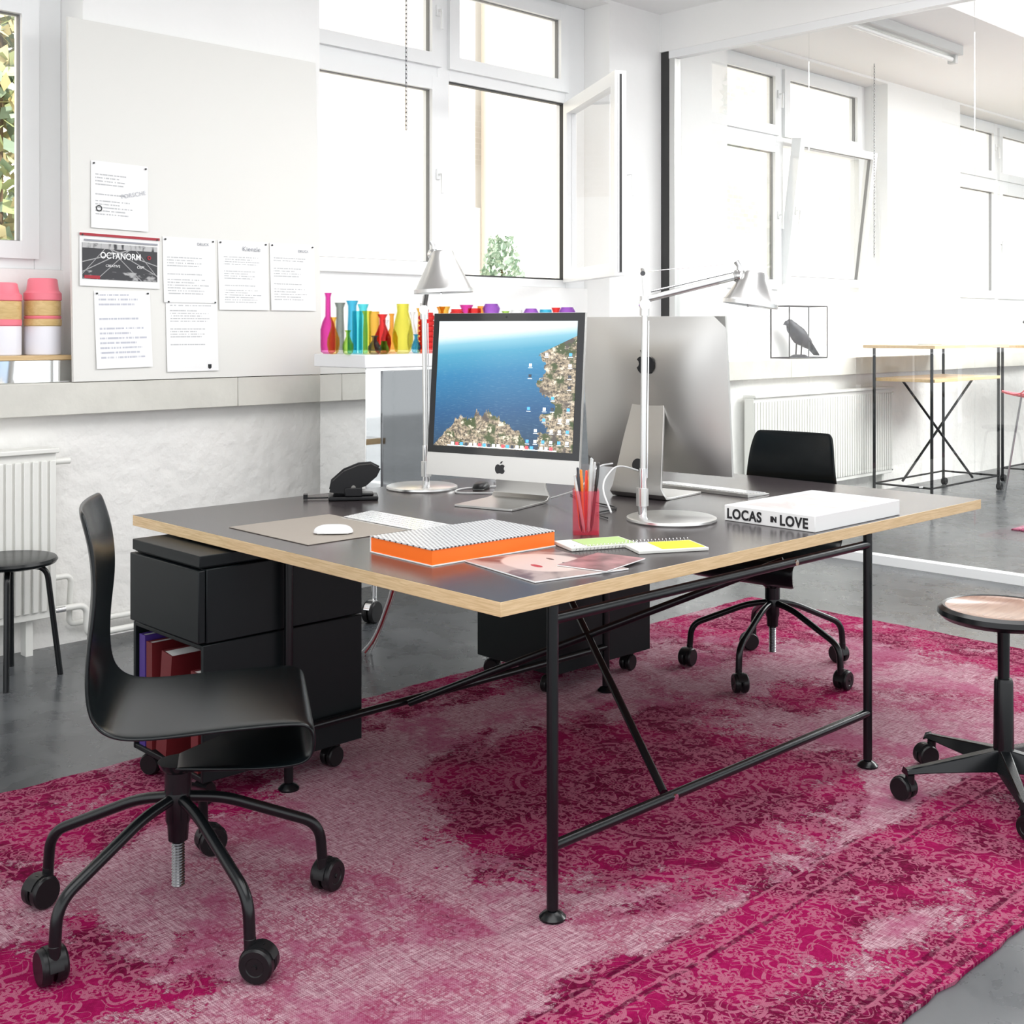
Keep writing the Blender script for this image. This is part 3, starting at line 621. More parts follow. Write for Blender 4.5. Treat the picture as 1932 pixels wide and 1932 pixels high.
# ------------------------------------------------------------------ computers
def applepts(h):
    P=[(0,.60),(.10,.66),(.24,.68),(.34,.63),(.40,.56),(.33,.48),(.31,.38),(.35,.28),(.43,.22),(.36,.08),(.26,-.02),(.17,-.03),(.08,.01),(0,.02),(-.08,.01),(-.17,-.03),(-.27,0),(-.38,.14),(-.43,.30),(-.42,.46),(-.35,.60),(-.22,.68),(-.10,.66)]
    return [(a*h,(b-.35)*h) for a,b in P][::-1]
def screenmat():
    m,nt,b=nodes("sea_wallpaper"); g=G(nt); tc=g.N("ShaderNodeTexCoord"); v=tc.outputs["Generated"]; sp=g.N("ShaderNodeSeparateXYZ"); nt.links.new(v,sp.inputs[0]); U,V=sp.outputs[0],sp.outputs[2]
    fl=g.N("ShaderNodeCombineXYZ"); nt.links.new(U,fl.inputs[0]); nt.links.new(V,fl.inputs[1]); v=fl.outputs[0]
    r=g.N("ShaderNodeValToRGB"); nt.links.new(g.M('ADD',V,g.M('MULTIPLY',U,-.10)),r.inputs[0]); E=r.color_ramp.elements
    E[0].position=0; E[0].color=(.012,.055,.12,1); E[1].position=1.; E[1].color=(.90,.94,.95,1)
    for p,c in ((.25,(.010,.095,.24,1)),(.55,(.02,.21,.42,1)),(.72,(.07,.36,.54,1)),(.80,(.24,.55,.68,1)),(.86,(.74,.86,.90,1))):
        e=E.new(p); e.color=c
    rip=g.noise(g.map(v,(25,110,1)),1.,3); sea=g.mix(g.M('MULTIPLY',g.S(rip,.5,.8),.18),r.outputs[0],(.25,.5,.62,1))
    n=g.noise(v,5.,6,.6); nf=g.noise(v,45.,6,.8)
    rock=g.mix(g.S(nf,.40,.60),(.05,.04,.03,1),(.62,.50,.35,1)); rock=g.mix(g.S(g.noise(v,8.,5),.48,.58),rock,(.06,.09,.025,1)); rock=g.mix(g.S(g.noise(v,17.,5,.7),.54,.64),rock,(.95,.82,.64,1)); rock=g.mix(g.S(g.noise(v,6.,3,.6),.56,.66),rock,(.10,.08,.07,1))
    bnd=g.M('ADD',g.M('ADD',.84,g.M('MULTIPLY',g.M('ABSOLUTE',g.M('SUBTRACT',V,.35)),-.25)),g.M('MULTIPLY',g.M('SUBTRACT',n,.5),.55))
    cl=g.M('MULTIPLY',g.M('GREATER_THAN',U,bnd),g.M('LESS_THAN',V,g.M('ADD',.72,g.M('MULTIPLY',g.M('SUBTRACT',U,.7),.55))))
    x=g.M('DIVIDE',g.M('SUBTRACT',U,.36),.36)
    hgt=g.M('MULTIPLY',g.M('SUBTRACT',1.,g.M('MULTIPLY',x,x)),g.M('ADD',.02,g.M('MULTIPLY',g.noise(g.map(v,(9,0,0)),1.,5,.7),.50)))
    rk=g.M('LESS_THAN',V,hgt)
    col=g.mix(g.M('MAXIMUM',cl,rk),sea,rock)
    b.inputs["Base Color"].default_value=(0.01,.01,.01,1); b.inputs["Roughness"].default_value=.12
    nt.links.new(col,b.inputs["Emission Color"]); b.inputs["Emission Strength"].default_value=1.25
    return m
SCR=screenmat(); BZ=mat("black_glass_bezel",(.004,.004,.005),.06)
ICON=mat("screen_icon",(.75,.85,.95),.3,emit=1.0); ICB=mat("screen_icon_blue",(.08,.35,.85),.3,emit=1.0); ICR=mat("screen_icon_red",(.75,.08,.10),.3,emit=.9); ICD=mat("screen_icon_dark",(.05,.06,.08),.3,emit=.5)
def imac(loc,rz,label,w=.60,h=.56,tiltd=5):
    t=thing("desktop_computer",loc,label,"computer",rz=rz,group="desktop computers on the desk")
    zb=.085
    hd=MB(); n=14; hw=w/2
    vs=[];fs=[]
    for i in range(n+1):
        for j in range(n+1):
            u=-1+2*i/n;v=-1+2*j/n; x,z=u*hw,(v+1)/2*h; d=.010+.042*(1-u**4)*(1-v**4)*(.6+.4*(1-u*u)*(1-v*v)); vs.append((x,d,z))
    for i in range(n):
        for j in range(n):
            a=i*(n+1)+j; fs.append((a,a+1,a+n+2,a+n+1))
    hd.add(vs,fs,ALUM); hd.box(-hw,hw,-.002,.010,0,h,ALUM)
    head=hd.obj("display_casing",t); head.location=(0,0,zb); head.rotation_euler=(radians(-tiltd),0,0)
    MB().box(-hw+.002,hw-.002,-.0045,-.002,.078,h-.001,BZ).obj("screen_bezel",head)
    MB().box(-hw+.026,hw-.026,-.0056,-.0046,.102,h-.028,SCR).obj("screen",head)
    MB().poly(applepts(.044),-.004,-.0021,INK,Matrix.Translation((0,0,.036))).poly([(0,.014),(.006,.016),(.009,.023),(.003,.021)][::-1],-.004,-.0021,INK,Matrix.Translation((0,0,.039))).obj("logo",head,label="small black apple-shaped emblem")
    MB().poly(applepts(.085),0,.0012,INK,Matrix.Translation((0,.0535,h*.70))).poly([(0,.030),(.013,.034),(.019,.049),(.006,.045)][::-1],0,.0012,INK,Matrix.Translation((0,.0535,h*.70+.002))).obj("logo",head,label="large black apple-shaped emblem on the back")
    MB().lathe([(.001,0),(.0035,.0)],INK,M=Matrix.Translation((0,-.0048,h-.014))@Matrix.Rotation(radians(90),4,'X'),n=12,caps=False).obj("camera_lens",head)
    q=MB(); rnd=random.Random(3)
    for i in range(9):
        for j in range(6):
            if rnd.random()<.72-(i/9)*.4-(j/6)*.2:
                x=hw-.047-j*.030; z=.128+i*.036; q.box(x-.0055,x+.0055,-.0062,-.0057,z,z+.010,[ICON,ICON,ICD,ICB][rnd.randrange(4)]); q.box(x-.008,x+.008,-.0061,-.0057,z-.005,z-.003,ICON)
    q.box(-.215,.215,-.0060,-.0057,.1035,.107,ICON)
    for j in range(22): q.box(-.2+j*.0185,-.2+j*.0185+.012,-.0063,-.0058,.106,.117,[ICON,ICR,ICB,ICD,ICON][j%5])
    q.obj("desktop_icons",head)
    pr=[(-.105,.003),(.10,.003),(.125,.006),(.140,.020),(.140,.04),(.10,.20),(.065,.33)]
    st=MB(); vs=[];fs=[]
    P=[Vector((a,b)) for a,b in pr]
    for i,p in enumerate(P):
        tdir=(P[min(i+1,len(P)-1)]-P[max(0,i-1)]).normalized(); nn=Vector((-tdir.y,tdir.x))*.0045
        hwid=.112 if i<4 else .10-.035*(i-4)/2
        for sg,of in ((-1,nn),(1,nn),(1,-nn),(-1,-nn)): vs.append((sg*hwid,p.x+of.x,max(.0002,p.y+of.y)))
    for i in range(len(P)-1):
        for j in range(4): fs.append((4*i+j,4*i+(j+1)%4,4*i+4+(j+1)%4,4*i+4+j))
    fs+= [(3,2,1,0),tuple(4*(len(P)-1)+k for k in range(4))]
    st.add(vs,fs,ALUM); st.obj("stand",t,bevel=.001)
    MB().lathe([(.001,0),(.021,0),(.021,.012),(.001,.012)],INK,M=Matrix.Translation((0,.128,.115))@Matrix.Rotation(radians(-76),4,'X'),n=24).obj("cable_port",t)
    return t
imac(T(.985,1.05,DZ+.0005),TA+math.atan2(-.553,.144),"silver all-in-one computer showing a sea wallpaper with rocks",w=.60)
imac(T(1.577,.852,DZ+.0005),TA+math.atan2(.617,-.074),"silver all-in-one computer seen from behind on the desk",w=.60,h=.55)

# ------------------------------------------------------------------ lamps
def camdir(a,b): # horizontal vector in the room: a along the room diagonal, b perpendicular to it
    return Vector((.7037*a+.7105*b,.7105*a-.7037*b,0))
def desklamp(loc,stem,top,head,R,label,tiltv,shR=.10,shH=.10,back=.045):
    t=thing("desk_lamp",loc,label,"lamp",group="aluminium desk lamps")
    MB().lathe([(.001,0),(R,0),(R+.002,.004),(R+.001,.010),(R-.006,.013),(.001,.014)],ALU,n=56).obj("lamp_base",t)
    s=Vector(stem); tp=Vector(top); hd=Vector(head); ax=(tp-s).normalized()
    q=MB(); q.tube([s+Vector((0,0,.012)),s+Vector((0,0,.05))],.013,CHROME); q.tube([s+Vector((0,0,.045)),s+Vector((0,0,.10))],.019,ALU,18); q.tube([s+ax*.09,s+ax*.16],.012,CHROME)
    q.obj("lamp_pivot",t)
    d=camdir(0,.011)
    MB().tube([s+ax*.12,tp],.0095,ALU,14).obj("lower_arm",t); MB().tube([s+ax*.13+d*1.2,tp+d*1.2-ax*.05],.0022,CHROME,8).obj("spring_rod",t)
    q=MB(); q.tube([tp-ax*.035,tp+ax*.025],.015,ALU,16); q.tube([tp+camdir(-.02,0),tp+camdir(.02,0)],.017,CHROME,16); q.tube([tp+ax*.02,tp+ax*.10+camdir(0,-.008)],.004,ALU,8); q.tube([tp+ax*.095+camdir(-.012,-.008),tp+ax*.105+camdir(.012,-.008)],.008,CHROME); q.obj("elbow_joint",t)
    da=(hd-tp).normalized()
    MB().tube([tp+da*.01+Vector((0,0,.014)),hd],.0105,ALU,14).obj("upper_arm",t); MB().tube([tp+da*.02+Vector((0,0,.034)),hd+Vector((0,0,.016))],.003,CHROME,8).obj("spring_rod",t); MB().tube([tp+ax*.10+camdir(0,-.008),hd+Vector((0,0,.04))],.0012,CHROME,6).obj("tension_wire",t)
    q=MB(); q.lathe([(.001,-.016),(.018,-.014),(.021,0),(.018,.014),(.001,.016)],CHROME,M=Matrix.Translation(hd)@Matrix.Rotation(radians(90),4,'X')); q.tube([hd,hd+Vector((0,0,.03))]+[hd+camdir(0,-.01)+Vector((0,0,.045))],.009,ALU,12); q.tube([hd+Vector((0,0,.02)),hd+camdir(0,back)+Vector((0,0,.012))],.010,ALU,12); q.obj("head_joint",t)
    tv=Vector(tiltv).normalized(); M=Matrix.Translation(hd+camdir(0,back))@tv.to_track_quat('Z','Y').to_matrix().to_4x4()
    pr=[(.001,.012),(.036,.012),(.040,.006),(.044,-.01),(shR*.93,-shH+.018),(shR,-shH+.012),(shR,-shH),(shR-.003,-shH),(shR-.004,-shH+.01),(.040,-.01),(.001,.0)]
    MB().lathe(pr,ALU,n=48,M=M,caps=False).obj("lamp_shade",t)
    MB().tube([M@Vector((shR*.35,0,-shH*.6)),M@Vector((shR*.35,0,-shH-.035))],.0035,CHROME,8).obj("handle",t)
    MB().lathe([(.001,-.03),(.02,-.035),(.028,-.06),(.02,-.085),(.001,-.09)],mat("bulb_glass",(.9,.9,.88),.3),M=M,n=24,caps=False).obj("light_bulb",t)
    return t
c=camdir
desklamp(T(1.147,.45,DZ),c(0,-.09),c(0,-.083)+Vector((0,0,.665)),c(-.02,.205)+Vector((0,0,.752)),.137,"silver articulated desk lamp with conical shade on round base",(.10,-.10,1),.084,.092,.045)
desklamp(T(1.07,1.56,DZ),c(0,.016),c(0,.008)+Vector((0,0,.66)),c(-.25,.060)+Vector((0,0,.850)),.13,"silver articulated desk lamp behind the screen",(-.02,.03,1),.104,.135,.030)

# ------------------------------------------------------------------ desktop items
def onT(name,s,r,label,cat,rz=0,z=DZ,group=None): return thing(name,T(s,r,z+.0004),label,cat,rz=TA+rz,group=group)
t=onT("mouse_pad",.27,1.065,"flat taupe mouse pad on the desk","mouse pad"); MB().box(-.18,.18,-.205,.205,0,.0025,mat("taupe_pad",(.28,.245,.21),.5)).obj("pad",t,bevel=.001)
GW=mat("glossy_white_plastic",(.78,.78,.78),.12)
def mouse(s,r,z,rz,m,label,k=1.):
    t=onT("computer_mouse",s,r,label,"mouse",rz,z=z); q=MB(); vs=[];fs=[];n=16;mm=10
    for i in range(mm+1):
        a=i/mm*pi/2
        for j in range(n):
            b_=2*pi*j/n; ex=lambda c_: math.copysign(abs(c_)**.75,c_)
            vs.append((.057*k*ex(cos(b_))*cos(a)**.6,.03*k*ex(sin(b_))*cos(a)**.6,.004+.022*sin(a)))
    for i in range(mm):
        for j in range(n): fs.append((i*n+j,i*n+(j+1)%n,(i+1)*n+(j+1)%n,(i+1)*n+j))
    fs.append(tuple(range(n))[::-1]); q.add(vs,fs,m); q.obj("mouse_shell",t,ang=60)
    MB().box(-.045*k,.045*k,-.022*k,.022*k,0,.0045,ALUM).obj("mouse_base",t,bevel=.002); return t
mouse(.245,.96,DZ+.0025,radians(-40),GW,"glossy white computer mouse on the taupe pad")
mouse(1.22,1.40,DZ,radians(30),BLKP,"black computer mouse beside the lamp base",.9)
def keyboard(s,r,W,Dp,rz,label):
    t=onT("keyboard",s,r,label,"keyboard",rz,group="slim keyboards on the desk")
    q=MB(); q.add([(-Dp/2,-W/2,0),(Dp/2,-W/2,0),(Dp/2,W/2,0),(-Dp/2,W/2,0),(-Dp/2,-W/2,.004),(Dp/2,-W/2,.013),(Dp/2,W/2,.013),(-Dp/2,W/2,.004)],[(0,3,2,1),(0,1,5,4),(1,2,6,5),(2,3,7,6),(3,0,4,7),(4,5,6,7)],ALUM); q.obj("keyboard_body",t,bevel=.001)
    k=MB(); nr=6; nc=int(W/.0195)
    for i in range(nr):
        for j in range(nc):
            x0=-Dp/2+.008+i*(Dp-.016)/nr; x1=x0+(Dp-.016)/nr-.004; y0=-W/2+.006+j*(W-.012)/nc; y1=y0+(W-.012)/nc-.004
            if i==0 and nc*.3<j<nc*.6: y1+=.004
            z=.004+.009*((x0+Dp/2)/Dp)+.0012; z2=.004+.009*((x1+Dp/2)/Dp)+.0012
            k.add([(x0,y0,z),(x1,y0,z2),(x1,y1,z2),(x0,y1,z),(x0,y0,z+.002),(x1,y0,z2+.002),(x1,y1,z2+.002),(x0,y1,z+.002)],[(0,1,5,4),(1,2,6,5),(2,3,7,6),(3,0,4,7),(4,5,6,7)],GW)
    ko=k.obj("keys",t); ko["kind"]="stuff"; return t
keyboard(.49,.96,.44,.125,0,"slim white and aluminium keyboard partly behind the orange-edged book")
keyboard(1.79,.80,.45,.13,pi,"slim white and aluminium keyboard before the rear-facing computer")
def dotmat():
    m,nt,b=nodes("white_dotted_cover"); g=G(nt); tc=g.N("ShaderNodeTexCoord"); sp=g.N("ShaderNodeSeparateXYZ"); nt.links.new(tc.outputs["Object"],sp.inputs[0])
    P=.0125
    row=g.M('FLOOR',g.M('DIVIDE',sp.outputs[1],P)); off=g.M('MULTIPLY',g.M('MODULO',g.M('ABSOLUTE',row),2.),.5)
    fx=g.M('SUBTRACT',g.M('FRACT',g.M('ADD',g.M('DIVIDE',sp.outputs[0],P),off)),.5); fy=g.M('SUBTRACT',g.M('FRACT',g.M('DIVIDE',sp.outputs[1],P)),.5)
    d=g.M('SQRT',g.M('ADD',g.M('MULTIPLY',fx,fx),g.M('MULTIPLY',fy,fy)))
    nt.links.new(g.mix(g.M('LESS_THAN',d,.29),(.58,.58,.58,1),(.05,.05,.055,1)),b.inputs["Base Color"]); b.inputs["Roughness"].default_value=.4; return m
ORG=mat("orange_page_edges",(1.0,.17,.008),.5)
t=onT("orange_edged_book",.36,.525,"thick book with orange page edges and white dotted cover","book",radians(-2))
A,B,h=.425,.265,.043
MB().box(-A/2,A/2,-B/2,B/2,h-.003,h,dotmat()).box(-A/2,A/2,-B/2,B/2,0,.003,PAPER).box(-A/2,A/2,B/2-.003,B/2,.003,h-.003,PAPER).obj("cover",t)
MB().box(-A/2+.002,A/2-.003,-B/2+.002,B/2-.003,.003,h-.003,ORG).obj("pages",t,label="bright orange page edges")
def pinkcover():
    m,nt,b=nodes("white_pink_cover"); g=G(nt); tc=g.N("ShaderNodeTexCoord"); n=g.noise(tc.outputs["Object"],6.,4,.6,1.); sp=g.N("ShaderNodeSeparateXYZ"); nt.links.new(tc.outputs["Object"],sp.inputs[0])
    inside=g.M('MULTIPLY',g.M('LESS_THAN',g.M('ABSOLUTE',sp.outputs[0]),.2),g.M('LESS_THAN',g.M('ABSOLUTE',sp.outputs[1]),.12))
    nt.links.new(g.mix(inside,(.64,.64,.64,1),g.mix(g.S(n,.35,.65),(.60,.53,.52,1),(.56,.40,.40,1))),b.inputs["Base Color"]); b.inputs["Roughness"].default_value=.4; return m
t=onT("boxed_book",1.51,.178,"white boxed book lettered LOCAS IN LOVE with pale pink cover","book")
BW=mat("white_card",(.78,.78,.77),.4)
MB().box(-.245,.245,-.16,.16,0,.048,BW,top=pinkcover()).obj("book_cover",t,bevel=.002)
rt=(radians(90),0,radians(-90))
def spine_text(body,size,y,z,sx=1.,sp=1.1): text(body,size,INK,"lettering",t,(-.2462,y,z),rt,ext=.0006,sx=sx,off=.0013,sp=sp,label="bold black %s lettering"%body)
spine_text("LOCAS",.042,.150,.009,.90); spine_text("IN",.022,-.008,.015,.95,1.); spine_text("LOVE",.042,-.040,.009,.90)
def magmat():
    m,nt,b=nodes("magazine_cover"); g=G(nt); tc=g.N("ShaderNodeTexCoord"); v=tc.outputs["Object"]; n=g.noise(v,7.,3,.5,.8)
    sp=g.N("ShaderNodeSeparateXYZ"); nt.links.new(v,sp.inputs[0])
    def ell(cx,cy,rx,ry):
        dx=g.M('DIVIDE',g.M('SUBTRACT',sp.outputs[0],cx),rx); dy=g.M('DIVIDE',g.M('SUBTRACT',sp.outputs[1],cy),ry); return g.M('ADD',g.M('MULTIPLY',dx,dx),g.M('MULTIPLY',dy,dy))
    face=g.S(g.M('ADD',ell(.01,.02,.10,.12),g.M('MULTIPLY',n,.3)),1.25,1.05)
    c=g.mix(g.S(n,.4,.55),(.10,.06,.065,1),(.36,.28,.26,1)); c=g.mix(face,c,(.56,.44,.40,1))
    for e in (ell(-.03,-.005,.010,.022),): c=g.mix(g.M('LESS_THAN',e,1.),c,(.40,.02,.03,1))
    for e in (ell(.05,.05,.006,.016),ell(.05,-.02,.006,.016)): c=g.mix(g.M('LESS_THAN',e,1.),c,(.06,.04,.04,1))
    nt.links.new(c,b.inputs["Base Color"]); b.inputs["Roughness"].default_value=.3; return m
t=onT("magazine",.355,.215,"glossy magazine with a face and red lips on the cover","magazine",radians(-10))
q=MB(); q.box(-.14,.14,-.155,.155,0,.004,PAPER,top=magmat()); q.obj("magazine_pages",t,bevel=.001)
t=onT("magazine",.47,.13,"glossy brochure with a dark red picture under the notebook","magazine",radians(12),z=DZ+.0045)
q=MB(); q.box(-.10,.10,-.07,.07,0,.003,PAPER,top=mat("brochure_cover",(.26,.13,.135),.3,var=.7,vscale=14)); q.obj("brochure_pages",t,bevel=.001)
GRN=mat("pale_green_sheet",(.36,.50,.19),.6); YEL=mat("yellow_green_note",(.70,.66,.01),.5); NBP=mat("notebook_paper",(.66,.66,.62),.6)
def notebook(s,r,rz,z,W_,H_,h,sm,sname,sx,yb,label):
    t=onT("spiral_notebook",s,r,label,"notebook",rz,z=z,group="spiral notebooks on the desk")
    MB().box(-W_,W_,-H_,H_,0,h,NBP).obj("pages",t,bevel=.002); MB().box(sx,W_-.008,-H_+.008,H_-.010,h+.0002,h+.0012,sm).obj(sname,t)
    q=MB()
    for i in range(18):
        x=-W_+.01+i*(2*W_-.02)/17; q.lathe([(.0068,-.0006),(.0078,-.0006),(.0078,.0006),(.0068,.0006),(.0068,-.0006)],CHROME,n=14,caps=False,M=Matrix.Translation((x,yb,.009))@Matrix.Rotation(radians(90),4,'Y'))
    q.obj("spiral_binding",t)
notebook(.655,.318,radians(-22),DZ,.10,.060,.010,GRN,"green_sheet",-.05,-.061,"spiral notebook with a pale green sheet")
notebook(.755,.158,radians(-28),DZ,.10,.060,.009,YEL,"sticky_note",-.03,.061,"notepad with a yellow-green sticky note")
def cupmat():
    m=D.materials.new("orange_pink_plastic"); m.use_nodes=True; nt=m.node_tree; nt.nodes.clear(); g=G(nt); o=g.N("ShaderNodeOutputMaterial")
    t=g.N("ShaderNodeBsdfTransparent"); t.inputs[0].default_value=(1,.80,.82,1); p=g.N("ShaderNodeBsdfPrincipled"); p.inputs["Base Color"].default_value=(.80,.12,.20,1); p.inputs["Roughness"].default_value=.12
    tr=g.N("ShaderNodeBsdfTranslucent"); tr.inputs[0].default_value=(.95,.25,.32,1); m2=g.N("ShaderNodeMixShader"); m2.inputs[0].default_value=.5; nt.links.new(p.outputs[0],m2.inputs[1]); nt.links.new(tr.outputs[0],m2.inputs[2])
    lw=g.N("ShaderNodeLayerWeight"); lw.inputs[0].default_value=.3
    mx=g.N("ShaderNodeMixShader"); nt.links.new(g.M('ADD',.15,g.M('MULTIPLY',lw.outputs["Facing"],.25)),mx.inputs[0]); nt.links.new(t.outputs[0],mx.inputs[1]); nt.links.new(m2.outputs[0],mx.inputs[2]); nt.links.new(mx.outputs[0],o.inputs[0]); return m
CUPM=cupmat()
t=onT("pen_cup",.785,.475,"translucent pink pen cup holding pens","cup",radians(45))
a=.037; q=MB(); h=.125; k=.002
q.box(-a,a,-a,-a+k,0,h,CUPM); q.box(-a,a,a-k,a,0,h,CUPM); q.box(-a,-a+k,-a+k,a-k,0,h,CUPM); q.box(a-k,a,-a+k,a-k,0,h,CUPM); q.box(-a+k,a-k,-a+k,a-k,0,k,CUPM); q.obj("cup_body",t)
pc=T(.785,.475,DZ+.004)
pens=[(-.02,-.01,-.05,.03,.17,(.55,.55,.55),'grey'),(.0,.015,-.02,.0,.18,(.9,.25,.03),'orange'),(.015,0,.03,.0,.21,(.7,.7,.68),'white'),(.02,-.015,.035,-.02,.20,(.02,.02,.02),'black'),(-.012,.02,-.03,.02,.165,(.9,.30,.03),'orange'),(.014,.014,.03,.02,.175,(.8,.08,.04),'red'),(-.005,-.02,.01,-.01,.215,(.5,.52,.52),'silver'),(-.02,.01,-.04,-.01,.19,(.03,.03,.04),'black'),(.008,-.008,.025,.01,.18,(.95,.40,.08),'orange'),(.024,-.002,.045,.005,.20,(.6,.6,.6),'silver')]
for i,(x,y,tx,ty,l,cl,cn) in enumerate(pens):
    m=mat("pen_%s_%d"%(cn,i),cl,.3); o=MB().lathe([(.001,0),(.0035,.012),(.0046,.02),(.0046,l-.07),(.0052,l-.068),(.0052,l-.03),(.0046,l-.028),(.0046,l-.02),(.0038,l-.018),(.0038,l-.002),(.001,l)],m,n=12).obj("pen")
    o.location=(pc[0]+x*.6,pc[1]+y*.6,pc[2]); o.rotation_euler=(-ty*3,tx*3,0); solo(o,"%s pen standing in the pink cup"%cn,"pen","pens in the pink cup")
# hole punch
t=onT("hole_punch",.72,1.51,"black two-hole paper punch with raised lever","hole punch",radians(-35))
q=MB(); q.box(-.085,.085,-.05,.05,0,.014,BLKP); q.box(-.07,.07,-.03,.03,.014,.022,BLKP); q.obj("punch_base",t,bevel=.004)
q=MB()
for y in(-.04,.04): q.box(-.03,.03,y-.013,y+.013,.014,.045,BLKP)
q.objs("punch_block",t,bevel=.004)
MB().tube([(0,-.05,.045),(0,.05,.045)],.008,CHROME).obj("pivot_rod",t)
q=MB(); q.poly([(-.075,.035),(-.03,.03),(.04,.055),(.075,.085),(.085,.105),(.06,.118),(.02,.115),(-.03,.095),(-.07,.06)][::-1],-.045,.045,BLKP); q.obj("lever",t,bevel=.006)
MB().box(-.17,-.085,-.008,.008,.004,.009,BLKP).box(-.17,-.155,-.02,.02,.004,.02,BLKP).obj("paper_guide",t,bevel=.001)
# cables
def cable(pts,r,m,label,name="cable"):
    P=fillet(pts,.12,8); o=MB().tube(P,r,m,8).obj(name); return solo(o,label,"cable","cables on the desk")
CW=mat("white_cable",(.65,.65,.65),.35)
z=DZ+.004
cable([T(1.16,1.12,z),T(1.22,1.2,z),T(1.05,1.36,z),T(1.14,1.44,z),T(1.33,1.38,z)],.003,CW,"white cable lying on the desk")
cable([T(1.22,1.10,z+.007),T(1.38,1.22,z+.007),T(1.36,1.5,z+.007),T(1.5,1.6,z+.007)],.003,CW,"white cable lying behind the screen")
cable([T(1.02,.60,z),T(1.06,.70,z),T(1.21,.70,z),T(1.25,.92,z),T(1.33,1.05,z)],.0025,BLKP,"black lamp cable lying on the desk")
cable([T(1.40,.80,z+.10),T(1.29,.80,z+.13),T(1.14,.74,z+.08),T(1.06,.62,z+.01)],.003,CW,"grey cable looping from the computer stand")
cable([T(1.36,.88,z+.12),T(1.27,.87,z+.12),T(1.18,.86,z+.05),T(1.16,.98,z+.01)],.003,CW,"white cable hanging from the computer stand")
for i in range(3):
    o=MB().tube(fillet([(2.87+.015*i,3.50,.70),(2.90+.012*i,3.55,.4),(2.98+.01*i,3.78,.12),(3.06+.03*i,3.98,.006)],.15,8),.004,[CW,REDI,CW][i],8).obj("cable")
    solo(o,"power cable hanging under the desk","cable","cables hanging under the desk")

# ------------------------------------------------------------------ hanging chains
def chain(x,y,z0,z1,label):
    q=MB(); n=int((z1-z0)/.022)
    for i in range(n):
        M=Matrix.Translation((0,0,z1-z0-(i+.5)*.022))@Matrix.Rotation(radians(90*(i%2)),4,'Z')@Matrix.Rotation(radians(90),4,'X')
        pts=[(cos(a)*.006,sin(a)*.014,0) for a in [2*pi*k/8 for k in range(9)]]; q.tube(pts,.0018,DCHR,5,M=M,caps=False)
    o=q.obj("hanging_chain"); o.location=(x,y,z0); solo(o,label,"chain","window chains")
chain(3.99,4.80,2.35,3.42,"thin metal chain hanging before the window"); chain(8.7,4.75,1.9,3.42,"thin metal chain hanging behind the glass partition")
# ------------------------------------------------------------------ room behind the glass
t=thing("ceiling_light",(7.77,4.05,3.42),"long white fluorescent tube fixture under the ceiling","lamp")
GREYL=mat("light_grey_housing",(.62,.63,.62),.4)
MB().box(-.85,.85,-.06,.06,-.07,0,GREYL).obj("light_housing",t,bevel=.006); MB().tube([(-.78,0,-.10),(.78,0,-.10)],.018,mat("tube_glass",(.95,.95,.93),.2)).obj("light_tube",t); MB().box(-.82,-.78,-.03,.03,-.13,-.065,GREYL).box(.78,.82,-.03,.03,-.13,-.065,GREYL).objs("tube_holder",t)
def standing_table(x0,x1,y0,y1,h,label,shelf=True):
    t=thing("standing_table",(x0,y0,0),label,"table",group="tall tables behind the glass"); A,B=x1-x0,y1-y0
    MB().box(0,A,0,B,h-.025,h,WTOP).obj("tabletop",t,bevel=.002)
    if shelf: MB().box(.08,A-.08,.04,B-.04,.93,.955,WTOP).obj("shelf",t,bevel=.002)
    e=.07
    for x in(e,A-e):
        for y in(.06,B-.06):
            MB().tube([(x,y,.06),(x,y,h-.025)],.012,BLK).obj("leg",t)
            o=castermesh(.03,.02).obj("caster",t); o.location=(x,y,0)
    q=MB()
    for y in(.06,B-.06): q.tube([(e,y,.12),(A-e,y,.12)],.008,BLK)
    for x in(e,A-e): q.tube([(x,.06,.12),(x,B-.06,.12)],.008,BLK)
    q.objs("frame_rail",t)
    MB().tube([(A*.26,B*.74,.12),(A*.74,B*.26,.93)],.010,BLK).tube([(A*.74,B*.26,.12),(A*.26,B*.74,.93)],.010,BLK).objs("cross_brace",t)
standing_table(8.72,10.05,4.26,4.86,1.215,"tall wooden-topped table with black steel cross-braced frame")
standing_table(10.5,12.0,3.95,4.6,1.2,"second tall wooden-topped table behind the glass",False)
t=thing("open_book",(9.35,4.55,1.2155),"small open booklet on the tall table","book")
MB().poly([(-.13,0.001),(-.13,.006),(-.06,.016),(0,.008),(.06,.016),(.13,.006),(.13,0.001)][::-1],-.1,.1,PAPER).obj("pages",t); MB().box(-.135,.135,-.105,.105,-.0001,.001,INK).obj("cover",t)
t=thing("wire_sculpture",(10.75,4.25,1.2005),"thin wire polyhedron standing on a tall table","decoration")
q=MB(); P=[Vector((cos(a)*.2,sin(a)*.2,.2)) for a in [k*pi/2.5 for k in range(5)]]; tp=Vector((0,0,.44)); bt=Vector((0,0,.004))
for i in range(5): q.tube([P[i],P[(i+1)%5]],.004,INK,6); q.tube([P[i],tp],.004,INK,6); q.tube([P[i],bt],.004,INK,6)
q.obj("wire_frame",t)
PMAT=mat("pink_perforated_plastic",(.80,.12,.15),.4)
t=thing("wire_chair",(9.48,3.76,0),"pink-red wire mesh high chair on thin metal legs","chair",rz=radians(60))
q=MB(); m_=11; vs=[];fs=[]; pr=[(.2,.83,.2),(.1,.81,.22),(-.05,.80,.23),(-.13,.83,.23),(-.17,.90,.22),(-.18,.98,.21),(-.19,1.06,.2),(-.19,1.14,.18)]
